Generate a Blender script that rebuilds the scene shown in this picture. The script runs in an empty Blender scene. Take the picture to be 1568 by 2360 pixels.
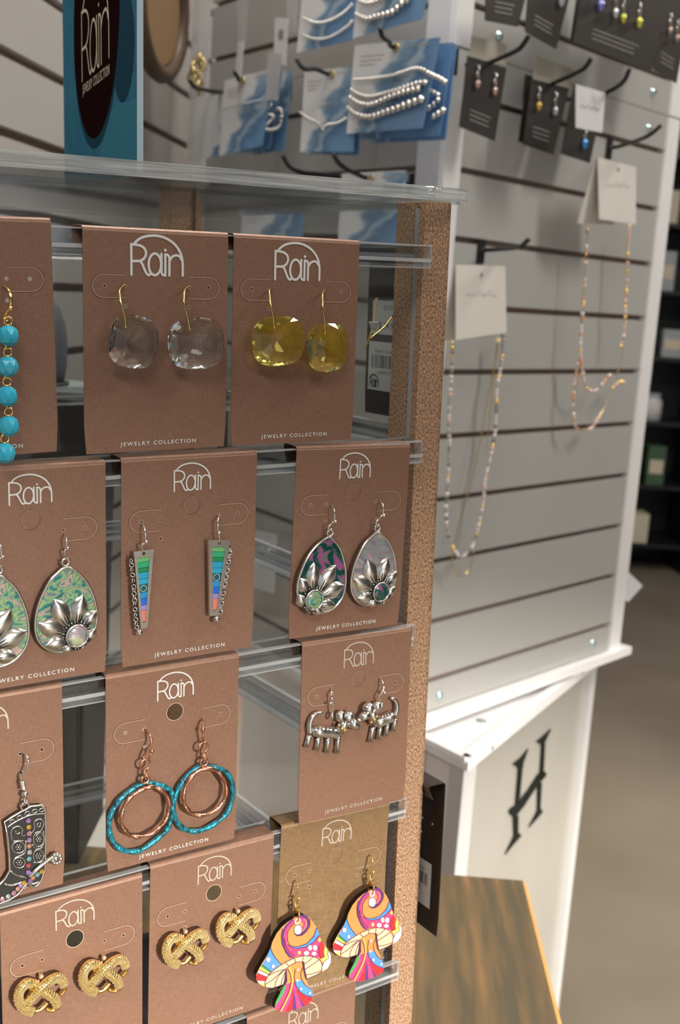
import bpy, bmesh, math, random
from mathutils import Vector, Matrix, geometry
random.seed(7)
sc = bpy.context.scene
V = Vector
# ---------------------------------------------------------------- camera
FPX, CX, CY = 2750.0, 784.0, 1180.0          # focal length and centre for the 1568 x 2360 frame
dn2 = V((-0.06852768, 0.98086047, 0.18225448)).normalized()     # world down seen from the camera
_f = (V((0, 0, 1)) - dn2 * dn2.z).normalized()
_r = dn2.cross(_f)
CAM = V((0, 0, 1.35))
def W(c):                                      # camera axes (right, down, forward) -> world
    c = V(c); return V((c.dot(_r), c.dot(_f), -c.dot(dn2)))
def ray(px, py): return W(((px - CX) / FPX, (py - CY) / FPX, 1.0))
cam = bpy.data.cameras.new('camera'); camo = bpy.data.objects.new('camera', cam)
sc.collection.objects.link(camo); sc.camera = camo
xb, yb, zb = W((1, 0, 0)), W((0, -1, 0)), W((0, 0, -1))
camo.matrix_world = Matrix(((xb.x, yb.x, zb.x, CAM.x), (xb.y, yb.y, zb.y, CAM.y), (xb.z, yb.z, zb.z, CAM.z), (0, 0, 0, 1)))
cam.sensor_fit = 'VERTICAL'; cam.sensor_height = 24.0; cam.lens = 24.0 * FPX / 2360.0
cam.clip_start = 0.02; cam.clip_end = 60
cam.dof.use_dof = True; cam.dof.focus_distance = 0.50; cam.dof.aperture_fstop = 11.5
# ---------------------------------------------------------------- light and exposure
vs = sc.view_settings
vs.view_transform = 'Standard'; vs.look = 'None'; vs.gamma = 1.0; vs.use_curve_mapping = False; vs.exposure = 0.0
w = bpy.data.worlds.new('daylight'); sc.world = w; w.use_nodes = True
w.node_tree.nodes['Background'].inputs[0].default_value = (0.80, 0.88, 1.0, 1)
w.node_tree.nodes['Background'].inputs[1].default_value = 0.5
SUN_AZ, SUN_EL = math.radians(141), math.radians(14)
sl = bpy.data.lights.new('sun', 'SUN'); so = bpy.data.objects.new('sun', sl); sc.collection.objects.link(so)
sdir = V((math.sin(SUN_AZ) * math.cos(SUN_EL), math.cos(SUN_AZ) * math.cos(SUN_EL), math.sin(SUN_EL)))
so.rotation_euler = sdir.to_track_quat('Z', 'Y').to_euler(); so.location = sdir * 6 + V((0, 0, 1))
sl.energy = 6.9; sl.angle = math.radians(3.6); sl.color = (1.0, 0.93, 0.82)
for lx, ly, e in ((-0.1, 0.55, 8), (1.7, -0.6, 9), (0.05, 1.25, 31), (2.4, 3.4, 46), (1.9, 1.0, 42), (-0.35, -1.2, 33)):  # unseen fill lamps added overhead, each tuned to brighten nearby surfaces
    a = bpy.data.lights.new('fill_lamp', 'AREA'); a.shape = 'RECTANGLE'; a.size = 1.1; a.size_y = 0.28
    a.energy = e; a.color = (1.0, 0.95, 0.88)
    o = bpy.data.objects.new('fill_lamp', a); sc.collection.objects.link(o); o.location = (lx, ly, 3.05)
sc.cycles.use_denoising = True
sc.cycles.max_bounces = 10; sc.cycles.transparent_max_bounces = 24; sc.cycles.transmission_bounces = 8
sc.cycles.caustics_refractive = True; sc.cycles.caustics_reflective = False
sc.cycles.sample_clamp_indirect = 4.0
# ---------------------------------------------------------------- materials
def mat(name, col, rough=0.5, metal=0.0, noise=None, bump=None, spec=0.5, **kw):
    """noise=(scale, second colour, amount) ; bump=(scale, strength, stretch)"""
    m = bpy.data.materials.new(name); m.use_nodes = True; nt = m.node_tree; N = nt.nodes; L = nt.links
    b = N['Principled BSDF']; I = b.inputs
    I['Base Color'].default_value = (*col, 1); I['Roughness'].default_value = rough; I['Metallic'].default_value = metal
    I['Specular IOR Level'].default_value = spec
    for k, v in kw.items():
        k = {'trans': 'Transmission Weight', 'ior': 'IOR', 'coat': 'Coat Weight', 'alpha': 'Alpha', 'aniso': 'Anisotropic', 'sub': 'Subsurface Weight'}.get(k, k)
        I[k].default_value = v
    tc = None
    def coord(stretch=(1, 1, 1)):
        nonlocal tc
        tc = tc or N.new('ShaderNodeTexCoord')
        mp = N.new('ShaderNodeMapping'); mp.inputs['Scale'].default_value = stretch
        L.new(tc.outputs['Object'], mp.inputs[0]); return mp.outputs[0]
    if noise:
        n = N.new('ShaderNodeTexNoise'); n.inputs['Scale'].default_value = noise[0]; n.inputs['Detail'].default_value = 5
        L.new(coord(noise[3] if len(noise) > 3 else (1, 1, 1)), n.inputs['Vector'])
        r = N.new('ShaderNodeValToRGB'); r.color_ramp.elements[0].position = 0.5 - 0.5 * noise[2]; r.color_ramp.elements[1].position = 0.5 + 0.5 * noise[2]
        r.color_ramp.elements[0].color = (*col, 1); r.color_ramp.elements[1].color = (*noise[1], 1)
        L.new(n.outputs['Fac'], r.inputs[0]); L.new(r.outputs[0], I['Base Color'])
    if bump:
        n = N.new('ShaderNodeTexNoise'); n.inputs['Scale'].default_value = bump[0]; n.inputs['Detail'].default_value = 3
        L.new(coord(bump[2] if len(bump) > 2 else (1, 1, 1)), n.inputs['Vector'])
        bn = N.new('ShaderNodeBump'); bn.inputs['Strength'].default_value = bump[1]; bn.inputs['Distance'].default_value = bump[3] if len(bump) > 3 else 0.001
        L.new(n.outputs['Fac'], bn.inputs['Height']); L.new(bn.outputs[0], I['Normal'])
    return m
M = {}
M['slat'] = mat('grey_slat_laminate', (0.38, 0.38, 0.365), 0.38, noise=(3, (0.43, 0.425, 0.41), 0.8))
M['mdf'] = mat('groove_fibreboard', (0.33, 0.23, 0.19), 0.8)
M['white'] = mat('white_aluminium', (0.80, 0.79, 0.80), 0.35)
M['base'] = mat('cabinet_laminate', (0.32, 0.305, 0.275), 0.22, noise=(6, (0.37, 0.36, 0.335), 0.7))
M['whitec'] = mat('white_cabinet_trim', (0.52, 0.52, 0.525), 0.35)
M['black'] = mat('black_metal', (0.012, 0.012, 0.014), 0.45)
M['blackletter'] = mat('black_emblem', (0.008, 0.010, 0.009), 0.5, spec=0.15)
M['screw'] = mat('zinc_screw', (0.55, 0.72, 0.76), 0.2, 1.0)
M['floor'] = mat('concrete_floor', (0.19, 0.155, 0.115), 0.6, noise=(2.2, (0.27, 0.23, 0.18), 0.6), bump=(30, 0.2))
M['ceil'] = mat('ceiling_paint', (0.5, 0.5, 0.48), 0.9)
M['wallp'] = mat('wall_paint', (0.30, 0.28, 0.26), 0.9)
M['lwall'] = mat('beige_slat_laminate', (0.40, 0.38, 0.36), 0.6, noise=(4, (0.45, 0.43, 0.405), 0.7))
# ---------------------------------------------------------------- mesh builder
class MB:
    def __init__(s): s.v = []; s.f = []; s.m = []; s.sm = []
    def add(s, vs, fs, mi=0, smooth=False):
        b = len(s.v); s.v += [V(v) for v in vs]; s.f += [tuple(b + i for i in f) for f in fs]
        s.m += [mi] * len(fs); s.sm += [smooth] * len(fs); return s
    def box(s, x0, y0, z0, x1, y1, z1, mi=0):
        vs = [(x, y, z) for x in (x0, x1) for y in (y0, y1) for z in (z0, z1)]
        return s.add(vs, [(0, 1, 3, 2), (4, 6, 7, 5), (0, 4, 5, 1), (2, 3, 7, 6), (0, 2, 6, 4), (1, 5, 7, 3)], mi)
    def tube(s, pts, r, n=8, mi=0, closed=False, caps=True, flat=None):
        pts = [V(p) for p in pts]; k = len(pts); rs = r if isinstance(r, (list, tuple)) else [r] * k
        vs = []; prev = None
        for i, p in enumerate(pts):
            a = pts[(i - 1) % k] if (closed or i > 0) else p
            b = pts[(i + 1) % k] if (closed or i < k - 1) else p
            t = (b - a)
            t = t.normalized() if t.length > 1e-12 else V((0, 0, 1))
            if prev is None:
                u = t.orthogonal().normalized()
            else:
                u = prev - t * prev.dot(t)
                u = u.normalized() if u.length > 1e-9 else t.orthogonal().normalized()
            prev = u; w_ = t.cross(u)
            for j in range(n):
                q = 2 * math.pi * j / n
                vs.append(p + (u * math.cos(q) + w_ * math.sin(q)) * rs[i])
        fs = []
        for i in range(k if closed else k - 1):
            i2 = (i + 1) % k
            off = 0
            if closed and i == k - 1:
                best = min(range(n), key=lambda o: (vs[i * n] - vs[i2 * n + o]).length); off = best
            for j in range(n):
                fs.append((i * n + j, i * n + (j + 1) % n, i2 * n + (j + 1 + off) % n, i2 * n + (j + off) % n))
        if caps and not closed: fs += [tuple(range(n - 1, -1, -1)), tuple(range((k - 1) * n, k * n))]
        return s.add(vs, fs, mi, True)
    def ball(s, c, r, n=10, m_=6, mi=0, sc_=(1, 1, 1)):
        c = V(c); vs = [c + V((0, 0, r * sc_[2]))]
        for i in range(1, m_):
            a = math.pi * i / m_
            for j in range(n):
                b = 2 * math.pi * j / n
                vs.append(c + V((math.sin(a) * math.cos(b) * r * sc_[0], math.sin(a) * math.sin(b) * r * sc_[1], math.cos(a) * r * sc_[2])))
        vs.append(c - V((0, 0, r * sc_[2]))); e = len(vs) - 1
        fs = [(0, 1 + j, 1 + (j + 1) % n) for j in range(n)]
        for i in range(m_ - 2):
            for j in range(n):
                a = 1 + i * n + j; b = 1 + i * n + (j + 1) % n
                fs.append((a, a + n, b + n, b))
        fs += [(e, 1 + (m_ - 2) * n + (j + 1) % n, 1 + (m_ - 2) * n + j) for j in range(n)]
        return s.add(vs, fs, mi, True)
    def prism(s, loop, y0, y1, holes=(), mi=0, side=None, fn=None, smooth=False):
        """outline in the x-z plane (front y0, back y1); fn maps (x, z, y) if the sheet is curved"""
        loops = [list(loop)] + [list(h) for h in holes]
        fn = fn or (lambda x, z, y: V((x, y, z)))
        flat = [p for l in loops for p in l]; n = len(flat)
        tris = geometry.tessellate_polygon([[V((p[0], p[1], 0)) for p in l] for l in loops])
        vs = [fn(p[0], p[1], y0) for p in flat] + [fn(p[0], p[1], y1) for p in flat]
        fs = []
        for t in tris:
            a, b, c = (V((*flat[i][:2], 0)) for i in t)
            t = t if (b - a).cross(c - a).z > 0 else t[::-1]
            fs.append(tuple(t)); fs.append(tuple(i + n for i in reversed(t)))
        s.add(vs, fs, mi)
        b = 0; sv = []; sf = []
        for l in loops:
            k = len(l); area = sum(l[i][0] * l[(i + 1) % k][1] - l[(i + 1) % k][0] * l[i][1] for i in range(k))
            ccw = (area > 0) == (l is loops[0])
            for i in range(k):
                j = (i + 1) % k; q = (b + i, b + i + n, b + j + n, b + j)
                sf.append(q[::-1] if not ccw else q)
            b += k
        return s.add(vs, sf, mi if side is None else side, smooth)
    def ribbon(s, pts, w_, y, mi=0, closed=False, fn=None, t=0.00005):
        """flat printed stroke of width w_ in the x-z plane"""
        fn = fn or (lambda x, z, y: V((x, y, z))); k = len(pts); vs = []
        for i, p in enumerate(pts):
            a = pts[(i - 1) % k] if closed or i else p; b = pts[(i + 1) % k] if closed or i < k - 1 else p
            dx, dz = b[0] - a[0], b[1] - a[1]; l = math.hypot(dx, dz) or 1; nx, nz = -dz / l * w_ / 2, dx / l * w_ / 2
            vs += [fn(p[0] + nx, p[1] + nz, y), fn(p[0] - nx, p[1] - nz, y)]
        fs = [(2 * i, 2 * i + 1, (2 * i + 3) % (2 * k), (2 * i + 2) % (2 * k)) for i in range(k if closed else k - 1)]
        return s.add(vs, fs, mi)
    def lathe(s, prof, n=16, mi=0, c=(0, 0, 0), smooth=True):
        c = V(c); vs = [c + V((r * math.cos(2 * math.pi * j / n), r * math.sin(2 * math.pi * j / n), z)) for r, z in prof for j in range(n)]
        fs = [(i * n + j, i * n + (j + 1) % n, (i + 1) * n + (j + 1) % n, (i + 1) * n + j) for i in range(len(prof) - 1) for j in range(n)]
        return s.add(vs, fs, mi, smooth)
    def xf(s, mt, start=0):
        for i in range(start, len(s.v)): s.v[i] = mt @ s.v[i]
        return s
    def mesh(s, name, mats):
        me = bpy.data.meshes.new(name); me.from_pydata([tuple(v) for v in s.v], [], s.f)
        for m_ in (mats if isinstance(mats, (list, tuple)) else [mats]): me.materials.append(m_)
        me.polygons.foreach_set('material_index', s.m); me.polygons.foreach_set('use_smooth', s.sm); me.update(); return me
    def build(s, name, mats, parent=None, mtx=None):
        return link(name, s.mesh(name, mats), parent, mtx)
def link(name, me, parent=None, mtx=None):
    o = bpy.data.objects.new(name, me); sc.collection.objects.link(o)
    if parent is not None: o.parent = parent
    if mtx is not None: o.matrix_local = mtx
    return o
def tag(o, label=None, cat=None, group=None, kind=None):
    for k, v in (('label', label), ('category', cat), ('group', group), ('kind', kind)):
        if v: o[k] = v
    return o
def thing(name, label, cat, mtx=None, group=None):
    return tag(link(name, None, None, mtx or Matrix()), label, cat, group)
def arc(cx, cy, rx, ry, a0, a1, n=12):
    return [(cx + rx * math.cos(math.radians(a0 + (a1 - a0) * i / n)), cy + ry * math.sin(math.radians(a0 + (a1 - a0) * i / n))) for i in range(n + 1)]
def circ(cx, cy, r, n=16, ry=None): return arc(cx, cy, r, ry or r, 0, 360 - 360 / n, n - 1)
def spline(pts, n=6, closed=False):
    """Catmull-Rom through the points"""
    k = len(pts); out = []
    P = [V(p) for p in pts]
    for i in range(k if closed else k - 1):
        if closed: a, b, c, d = P[(i - 1) % k], P[i], P[(i + 1) % k], P[(i + 2) % k]
        else: a, b, c, d = P[max(i - 1, 0)], P[i], P[i + 1], P[min(i + 2, k - 1)]
        for j in range(n):
            t = j / n
            out.append(0.5 * ((2 * b) + (c - a) * t + (2 * a - 5 * b + 4 * c - d) * t * t + (3 * b - 3 * c + d - a) * t ** 3))
    if not closed: out.append(P[-1])
    return [tuple(p) for p in out]
class Frame:
    """a plane standing in the room: x along it, y into it, z up"""
    def __init__(s, o, x, up=V((0, 0, 1))):
        s.o = V(o); s.z = V(up).normalized(); s.x = (V(x) - s.z * V(x).dot(s.z)).normalized(); s.y = s.z.cross(s.x)
        s.m = Matrix(((s.x.x, s.y.x, s.z.x, s.o.x), (s.x.y, s.y.y, s.z.y, s.o.y), (s.x.z, s.y.z, s.z.z, s.o.z), (0, 0, 0, 1)))
    def at(s, px, py, off=0.0):                # where a sight line meets the plane y = off, in plane coordinates
        r = ray(px, py); o = s.o + s.y * off
        t = (o - CAM).dot(s.y) / r.dot(s.y); q = CAM + r * t - s.o
        return V((q.dot(s.x), off, q.dot(s.z)))
    def T(s, v, rot=None):
        mt = s.m @ Matrix.Translation(V(v)); return mt @ rot if rot is not None else mt
def az(a): a = math.radians(a); return V((math.sin(a), math.cos(a), 0))
def hit(px, py, p0, n):
    r = ray(px, py); return CAM + r * ((V(p0) - CAM).dot(n) / r.dot(n))
# ---------------------------------------------------------------- the room
def struct(name, mb, m): return tag(mb.build(name, m), kind='structure')
struct('floor', MB().box(-6, -5, -0.05, 8, 11, 0), M['floor'])
struct('ceiling', MB().box(-6, -5, 3.1, 8, 11, 3.15), M['ceil'])
struct('wall_back', MB().box(-6, 11, 0, 8, 11.1, 3.1), M['wallp'])
struct('wall_right', MB().box(8, -5, 0, 8.1, 11, 3.1), M['wallp'])
HEAD = 2.36  # unseen header behind the camera, height shaped to keep sun off upper cards
fw_ = MB().box(-6, -3.3, HEAD, 8, -3.2, 3.1); fw_.box(-6, -3.3, 0, -1.2, -3.2, HEAD); fw_.box(6.5, -3.3, 0, 8, -3.2, HEAD)
struct('sun_block_wall', fw_, M['wallp'])
# slat wall on the left: every board a piece of its own
LW = Frame(CAM + ray(118, 174) * 1.31, az(6.1))
lw = struct('wall_left', MB().box(-1.3, 0.014, -1.6, 3.6, 0.04, 1.9), M['mdf'])
lw.matrix_world = LW.m
slat_me = MB().box(-1.3, 0, 0.0052, 3.6, 0.012, 0.071).mesh('slat', M['lwall'])
for i in range(-14, 12): link('slat', slat_me, lw, Matrix.Translation((0, 0, i * 0.0762)))
# ---------------------------------------------------------------- turning slat tower
U0 = CAM + ray(1057, 390) * 1.3463 / 1.0
h2w = W((0.67291209, -0.0894274, 0.73429698)); h2w.z = 0; h2w.normalize()
FR = Frame(U0, h2w)                                   # right face
t_ = math.radians(76); lb = h2w * math.cos(t_) + FR.y * math.sin(t_)
_c = FR.at(1018, 384, 0.0)
FL = Frame(FR.m @ _c, -lb)                            # left face, x runs towards the corner
print('az right', math.degrees(math.atan2(h2w.x, h2w.y)), 'corner', FR.m @ _c)
ZB = FR.at(1400, 1500).z                              # bottom of the upper tower
ZS = -0.0945 * 1.3463 * -1                            # seam between the two tower sections (above the groove level 0)
RW = 0.3494 * 1.3463; 
P3 = 0.0762
tower = thing('slatwall_tower', 'tall white-cornered display tower of grey slat boards standing on the cabinet with the H emblem', 'display tower', FR.T((0, 0, ZB)))
def face_parts(parent, fr, x0, x1, groove_z, zlo, zhi, pm):
    inv = pm.inverted() @ fr.m
    bk = MB().box(x0, 0.009, zlo, x1, 0.016, zhi).build('backing_board', M['mdf'], parent, inv)
    zs = sorted([g for g in groove_z if zlo < g < zhi]); edges = [zlo] + zs + [zhi]
    for a, b in zip(edges[:-1], edges[1:]):
        lo = a + (0.0036 if a != zlo else 0.0); hi = b - (0.0036 if b != zhi else 0.0)
        MB().box(x0, 0, lo, x1, 0.009, hi).build('slat', M['slat'], parent, inv)
pm = FR.T((0, 0, ZB))
low_g = [-P3 * i for i in range(0, 9)] + [P3 * 0 + 0.0787]
up_g = [ZS + 0.0485 + P3 * i for i in range(5)]
face_parts(tower, FR, 0.002, RW + 0.002, low_g, ZB + 0.002, ZS - 0.0005, pm)
face_parts(tower, FR, 0.002, RW + 0.002, up_g, ZS + 0.0005, ZS + 0.42, pm)
LWD = 0.41 * 1.3463 + 0.02
face_parts(tower, FL, -LWD, -0.045, low_g, ZB + 0.002, ZS - 0.0005, pm)
face_parts(tower, FL, -LWD, -0.045, up_g, ZS + 0.0005, ZS + 0.42, pm)
# corner posts: rounded white extrusions, one length per section
def post_loop(c, d1, d2, w1, w2):
    """corner at c, running w1 along d1 and w2 along d2 with a chamfered nose"""
    c, d1, d2 = (V(p[:2]) for p in (c, d1, d2)); n = 0.006
    return [c + d1 * w1, c + d1 * w1 - 0.0 * d2, c + d1 * n, c + d1 * n * .3 + d2 * n * .3, c + d2 * n, c + d2 * w2, c + d2 * w2 + d1 * 0.012, c + d1 * 0.02 + d2 * 0.02, c + d1 * w1 + d2 * 0.012]
cw = FR.m @ V((_c.x, 0, 0)); zb_w, zs_w = (FR.m @ V((0, 0, ZB))).z, (FR.m @ V((0, 0, ZS))).z
corner_r = FR.m @ V((RW + 0.035, 0, 0)); corner_l = FL.m @ V((-LWD - 0.035, 0, 0))
def corner_post(c, d1, w1, d2, w2, z0, z1, parent, name='corner_post', out=0.004, m_=None):
    c = V(c); o = -(V(d1) + V(d2)).normalized() * out; d1 = V(d1); d2 = V(d2)
    p = [c + o + d1 * w1, c + o + d1 * 0.005, c + o + d2 * 0.005, c + o + d2 * w2, c + d2 * w2 + d1 * 0.015, c + d1 * 0.02 + d2 * 0.02, c + d1 * w1 + d2 * 0.015]
    k = len(p); vs = [V((q.x, q.y, z0)) for q in p] + [V((q.x, q.y, z1)) for q in p]
    area = sum(p[i].x * p[(i + 1) % k].y - p[(i + 1) % k].x * p[i].y for i in range(k))
    fs = [tuple(range(k))[::-1], tuple(range(k, 2 * k))] + [(i, (i + 1) % k, (i + 1) % k + k, i + k) for i in range(k)]
    if area < 0: fs = [f[::-1] for f in fs]
    mb = MB().add(vs, fs); mb.xf(parent.matrix_world.inverted())
    return mb.build(name, m_ or M['white'], parent)
bpy.context.view_layer.update()
for z0, z1 in ((zb_w, zs_w - 0.0012), (zs_w + 0.0012, zs_w + 0.42)):
    corner_post(cw, h2w, abs(_c.x) + 0.004, lb, 0.047, z0, z1, tower)
    corner_post(corner_r, -h2w, 0.036, FR.y, 0.036, z0, z1, tower)
    corner_post(corner_l, FL.x, 0.037, (FR.y*.5 + h2w*.2).normalized(), 0.03, z0, z1, tower)
def screw(parent, fr, px, py):
    p = fr.at(px, py, 0); mt = parent.matrix_world.inverted() @ fr.T(p) @ Matrix.Rotation(math.pi / 2, 4, 'X')
    mb = MB().lathe([(0.0001, 0.0042), (0.0028, 0.0036), (0.0052, 0.0018), (0.0058, 0.0), (0.0058, -0.002)], 14)
    mb.box(-0.0035, -0.0006, 0.003, 0.0035, 0.0006, 0.0045); mb.box(-0.0006, -0.0035, 0.003, 0.0006, 0.0035, 0.0045)
    return mb.build('screw', M['screw'], parent, mt)
for q in ((1150, 83), (1505, 212), (1495, 295), (1012, 1603), (1365, 1482)): screw(tower, FR, *q)
# white foot plate under the upper tower
a_ = cw - (h2w + lb).normalized() * 0.03; b_ = corner_r + h2w * 0.02 - FR.y * 0.012; c_ = corner_l - FL.x * 0.03; d_ = b_ + FR.y * 0.4
loop = [a_ , b_, d_, c_]
vs = [V((p.x, p.y, z)) for z in (zb_w - 0.012, zb_w) for p in loop]
mb = MB().add(vs, [(3, 2, 1, 0), (4, 5, 6, 7)] + [(i, (i + 1) % 4, (i + 1) % 4 + 4, i + 4) for i in range(4)])
mb.xf(tower.matrix_world.inverted()); mb.build('foot_plate', M['white'], tower)
# ---------------------------------------------------------------- cabinet under the tower
zc = zb_w - 0.020
cor = hit(1078, 1752, (0, 0, zc), V((0, 0, 1)))
rgt = hit(1345, 1538, (0, 0, zc), V((0, 0, 1)))
dR = (rgt - cor); rl = dR.length; dR.normalize()
lft = hit(1000, 1712, (0, 0, zc), V((0, 0, 1))); dL = (lft - cor).normalized()
print('base width', rl, 'azR', math.degrees(math.atan2(dR.x, dR.y)), 'azL', math.degrees(math.atan2(dL.x, dL.y)), cor, 'zc', zc)
CB = Frame(cor, dR)
cab = thing('storage_cabinet', 'pale cabinet with white rim and black letter H under the slat tower', 'cabinet', CB.T((0, 0, -zc)))
CL = Frame(cor, -dL)
BW = 0.52
inv = cab.matrix_world.inverted() if False else (CB.T((0, 0, -zc))).inverted()
MB().box(0.03, 0.004, -zc + 0.02, BW - 0.03, 0.016, -0.012).build('front_panel', M['base'], cab, inv @ CB.m)
MB().box(-BW + 0.03, 0.004, -zc + 0.02, -0.075, 0.016, -0.012).build('side_panel', M['white'], cab, inv @ CL.m)
MB().box(-0.0775, 0.004, -zc + 0.02, -0.031, 0.016, -0.012).build('side_panel', M['white'], cab, inv @ CL.m)
bpy.context.view_layer.update()
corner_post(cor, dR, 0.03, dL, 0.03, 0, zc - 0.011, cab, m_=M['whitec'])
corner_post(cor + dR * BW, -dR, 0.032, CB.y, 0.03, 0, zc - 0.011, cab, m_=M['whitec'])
p0 = cor - (dR + dL).normalized() * 0.006; p1 = cor + dR * (BW + 0.006) - CB.y * 0.004; p3 = cor + dL * BW; p2 = p1 + CB.y * 0.52
loop = [p0, p1, p2, p3]
vs = [V((p.x, p.y, z)) for z in (zc - 0.012, zc) for p in loop]
mb = MB().add(vs, [(3, 2, 1, 0), (4, 5, 6, 7)] + [(i, (i + 1) % 4, (i + 1) % 4 + 4, i + 4) for i in range(4)])
mb.xf(cab.matrix_world.inverted()); mb.build('top_board', M['white'], cab)
# raised rim strips along the top board
for fr, x0, x1 in ((CB, 0.0, BW), (CL, -BW, 0.0)):
    MB().box(x0, -0.004, -0.004, x1, 0.008, 0.0035).build('rim', M['white'], cab, inv @ fr.m)
screw(cab, CB, 1129, 1722); screw(cab, CB, 1338, 1550)
pk = hit(1110, 1662, (0, 0, zc), V((0, 0, 1)))
mb = MB().lathe([(0.0001, 0.0016), (0.007, 0.0012), (0.0075, 0.0)], 16); mb.build('cable_cap', mat('grey_cap', (0.25, 0.27, 0.27), 0.5), cab, cab.matrix_world.inverted() @ Matrix.Translation(pk))
# ---------------------------------------------------------------- counter display
exw, dnw = W((0.82865298, -0.08254318, 0.55364327)), W((-0.03205517, 0.98044726, 0.19415362))
DF = Frame(CAM + ray(190, 518) * 0.457, exw, -dnw)    # plane of the card faces, origin at the top left of a card
DI = DF.m.inverted()
mm = 0.001
def noise_img(N, L, tc, scale, stretch): 
    mp = N.new('ShaderNodeMapping'); mp.inputs['Scale'].default_value = stretch; L.new(tc.outputs['Object'], mp.inputs[0])
    n = N.new('ShaderNodeTexNoise'); n.inputs['Scale'].default_value = scale; n.inputs['Detail'].default_value = 2; L.new(mp.outputs[0], n.inputs['Vector']); return n.outputs['Fac']
def linen(name, col, col2, rough=0.42, strength=0.35):
    m = mat(name, col, rough, 0.25); nt = m.node_tree; N = nt.nodes; L = nt.links; b = N['Principled BSDF']
    b.inputs['Sheen Weight'].default_value = 0.0
    tc = N.new('ShaderNodeTexCoord')
    a = noise_img(N, L, tc, 260, (1, 1, 11)); c = noise_img(N, L, tc, 260, (11, 1, 1))
    mx = N.new('ShaderNodeMath'); mx.operation = 'ADD'; L.new(a, mx.inputs[0]); L.new(c, mx.inputs[1])
    mv = N.new('ShaderNodeMath'); mv.operation = 'MULTIPLY'; mv.inputs[1].default_value = 0.5; L.new(mx.outputs[0], mv.inputs[0])
    bp = N.new('ShaderNodeBump'); bp.inputs['Strength'].default_value = strength; bp.inputs['Distance'].default_value = 0.0002
    L.new(mv.outputs[0], bp.inputs['Height']); L.new(bp.outputs[0], b.inputs['Normal'])
    r = N.new('ShaderNodeValToRGB'); r.color_ramp.elements[0].position = 0.38; r.color_ramp.elements[1].position = 0.66
    r.color_ramp.elements[0].color = (*col, 1); r.color_ramp.elements[1].color = (*col2, 1)
    L.new(mv.outputs[0], r.inputs[0]); L.new(r.outputs[0], b.inputs['Base Color']); return m
M['card'] = linen('brown_linen_card', (0.225, 0.120, 0.080), (0.310, 0.170, 0.115))
M['cardg'] = linen('golden_brown_linen_card', (0.19, 0.115, 0.055), (0.32, 0.20, 0.10))
M['cardb'] = mat('dark_card_back', (0.030, 0.020, 0.017), 0.35, bump=(900, 0.2))
M['silverprint'] = mat('silver_foil_print', (0.82, 0.82, 0.80), 0.35, 0.15)
M['foil'] = mat('clear_silver_foil', (0.74, 0.66, 0.58), 0.35, 0.5)
M['slit'] = mat('die_cut_edge', (0.10, 0.055, 0.04), 0.5)
M['edgeglint'] = mat('card_edge_glint', (0.60, 0.42, 0.30), 0.4)  # pale tone painted for light caught on cut edges and fold
M['bronze'] = mat('bronze_flake_paint', (0.15, 0.075, 0.036), 0.36, 0.45, noise=(1350, (0.86, 0.55, 0.36), 0.36, (1, 1, 0.55)), bump=(1300, 0.7, (1, 1, 0.5), 0.0004))
M['rod'] = mat('frosted_edge', (0.40, 0.38, 0.38), 0.5)
def thin_glass(name, tint, ior=1.45, extra=0.0):
    m = bpy.data.materials.new(name); m.use_nodes = True; nt = m.node_tree; N = nt.nodes; L = nt.links
    N.remove(N['Principled BSDF']); out = N['Material Output']
    t = N.new('ShaderNodeBsdfTransparent'); t.inputs[0].default_value = (*tint, 1)
    g = N.new('ShaderNodeBsdfGlossy'); g.inputs['Roughness'].default_value = 0.03
    f = N.new('ShaderNodeLayerWeight'); f.inputs[0].default_value = 0.5
    p = N.new('ShaderNodeMath'); p.operation = 'POWER'; p.inputs[1].default_value = 4.0; L.new(f.outputs['Facing'], p.inputs[0])
    a = N.new('ShaderNodeMath'); a.operation = 'MULTIPLY_ADD'; a.inputs[1].default_value = 0.7; a.inputs[2].default_value = 0.03 + extra; L.new(p.outputs[0], a.inputs[0])
    x = N.new('ShaderNodeMixShader'); L.new(a.outputs[0], x.inputs[0]); L.new(t.outputs[0], x.inputs[1]); L.new(g.outputs[0], x.inputs[2]); L.new(x.outputs[0], out.inputs[0]); return m
M['sheet'] = thin_glass('clear_acrylic_sheet', (0.95, 0.96, 0.96), 1.40)
M['acrylic'] = mat('clear_acrylic', (0.93, 0.95, 0.95), 0.04, trans=1.0, ior=1.35)
M['acrylicr'] = mat('sawn_acrylic_edge', (0.30, 0.33, 0.34), 0.16, ior=1.45, alpha=0.6, noise=(40, (0.80, 0.83, 0.84), 0.35, (0.6, 0.6, 22)), bump=(500, 0.5, (1, 1, 0.6), 0.0006))
M['railclear'] = thin_glass('clear_rail', (0.90, 0.91, 0.92), 1.4, 0.05)
M['railglint'] = mat('rail_light_streak', (0.60, 0.62, 0.64), 0.12, alpha=0.38, noise=(30, (0.85, 0.86, 0.88), 0.5))  # pale colour stands in for light streaks on the rails
M['cheek'] = mat('rail_end', (0.55, 0.57, 0.60), 0.12, alpha=0.28)
XR, XL, YB = 190.5 * mm, -86 * mm, 268 * mm           # right post edge, left post edge, back post edge
ZT, ZBOT = 19.3 * mm, -(DF.o.z - 0.874)
disp = thing('earring_display_stand', 'square counter display with bronze post, clear acrylic rails and brown earring cards', 'display stand', DF.T((XR - 0.138, 0.14, ZBOT)))
dinv = (DF.T((XR - 0.138, 0.14, ZBOT))).inverted() @ DF.m
PW, PD = 17.8 * mm, 22 * mm
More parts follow.
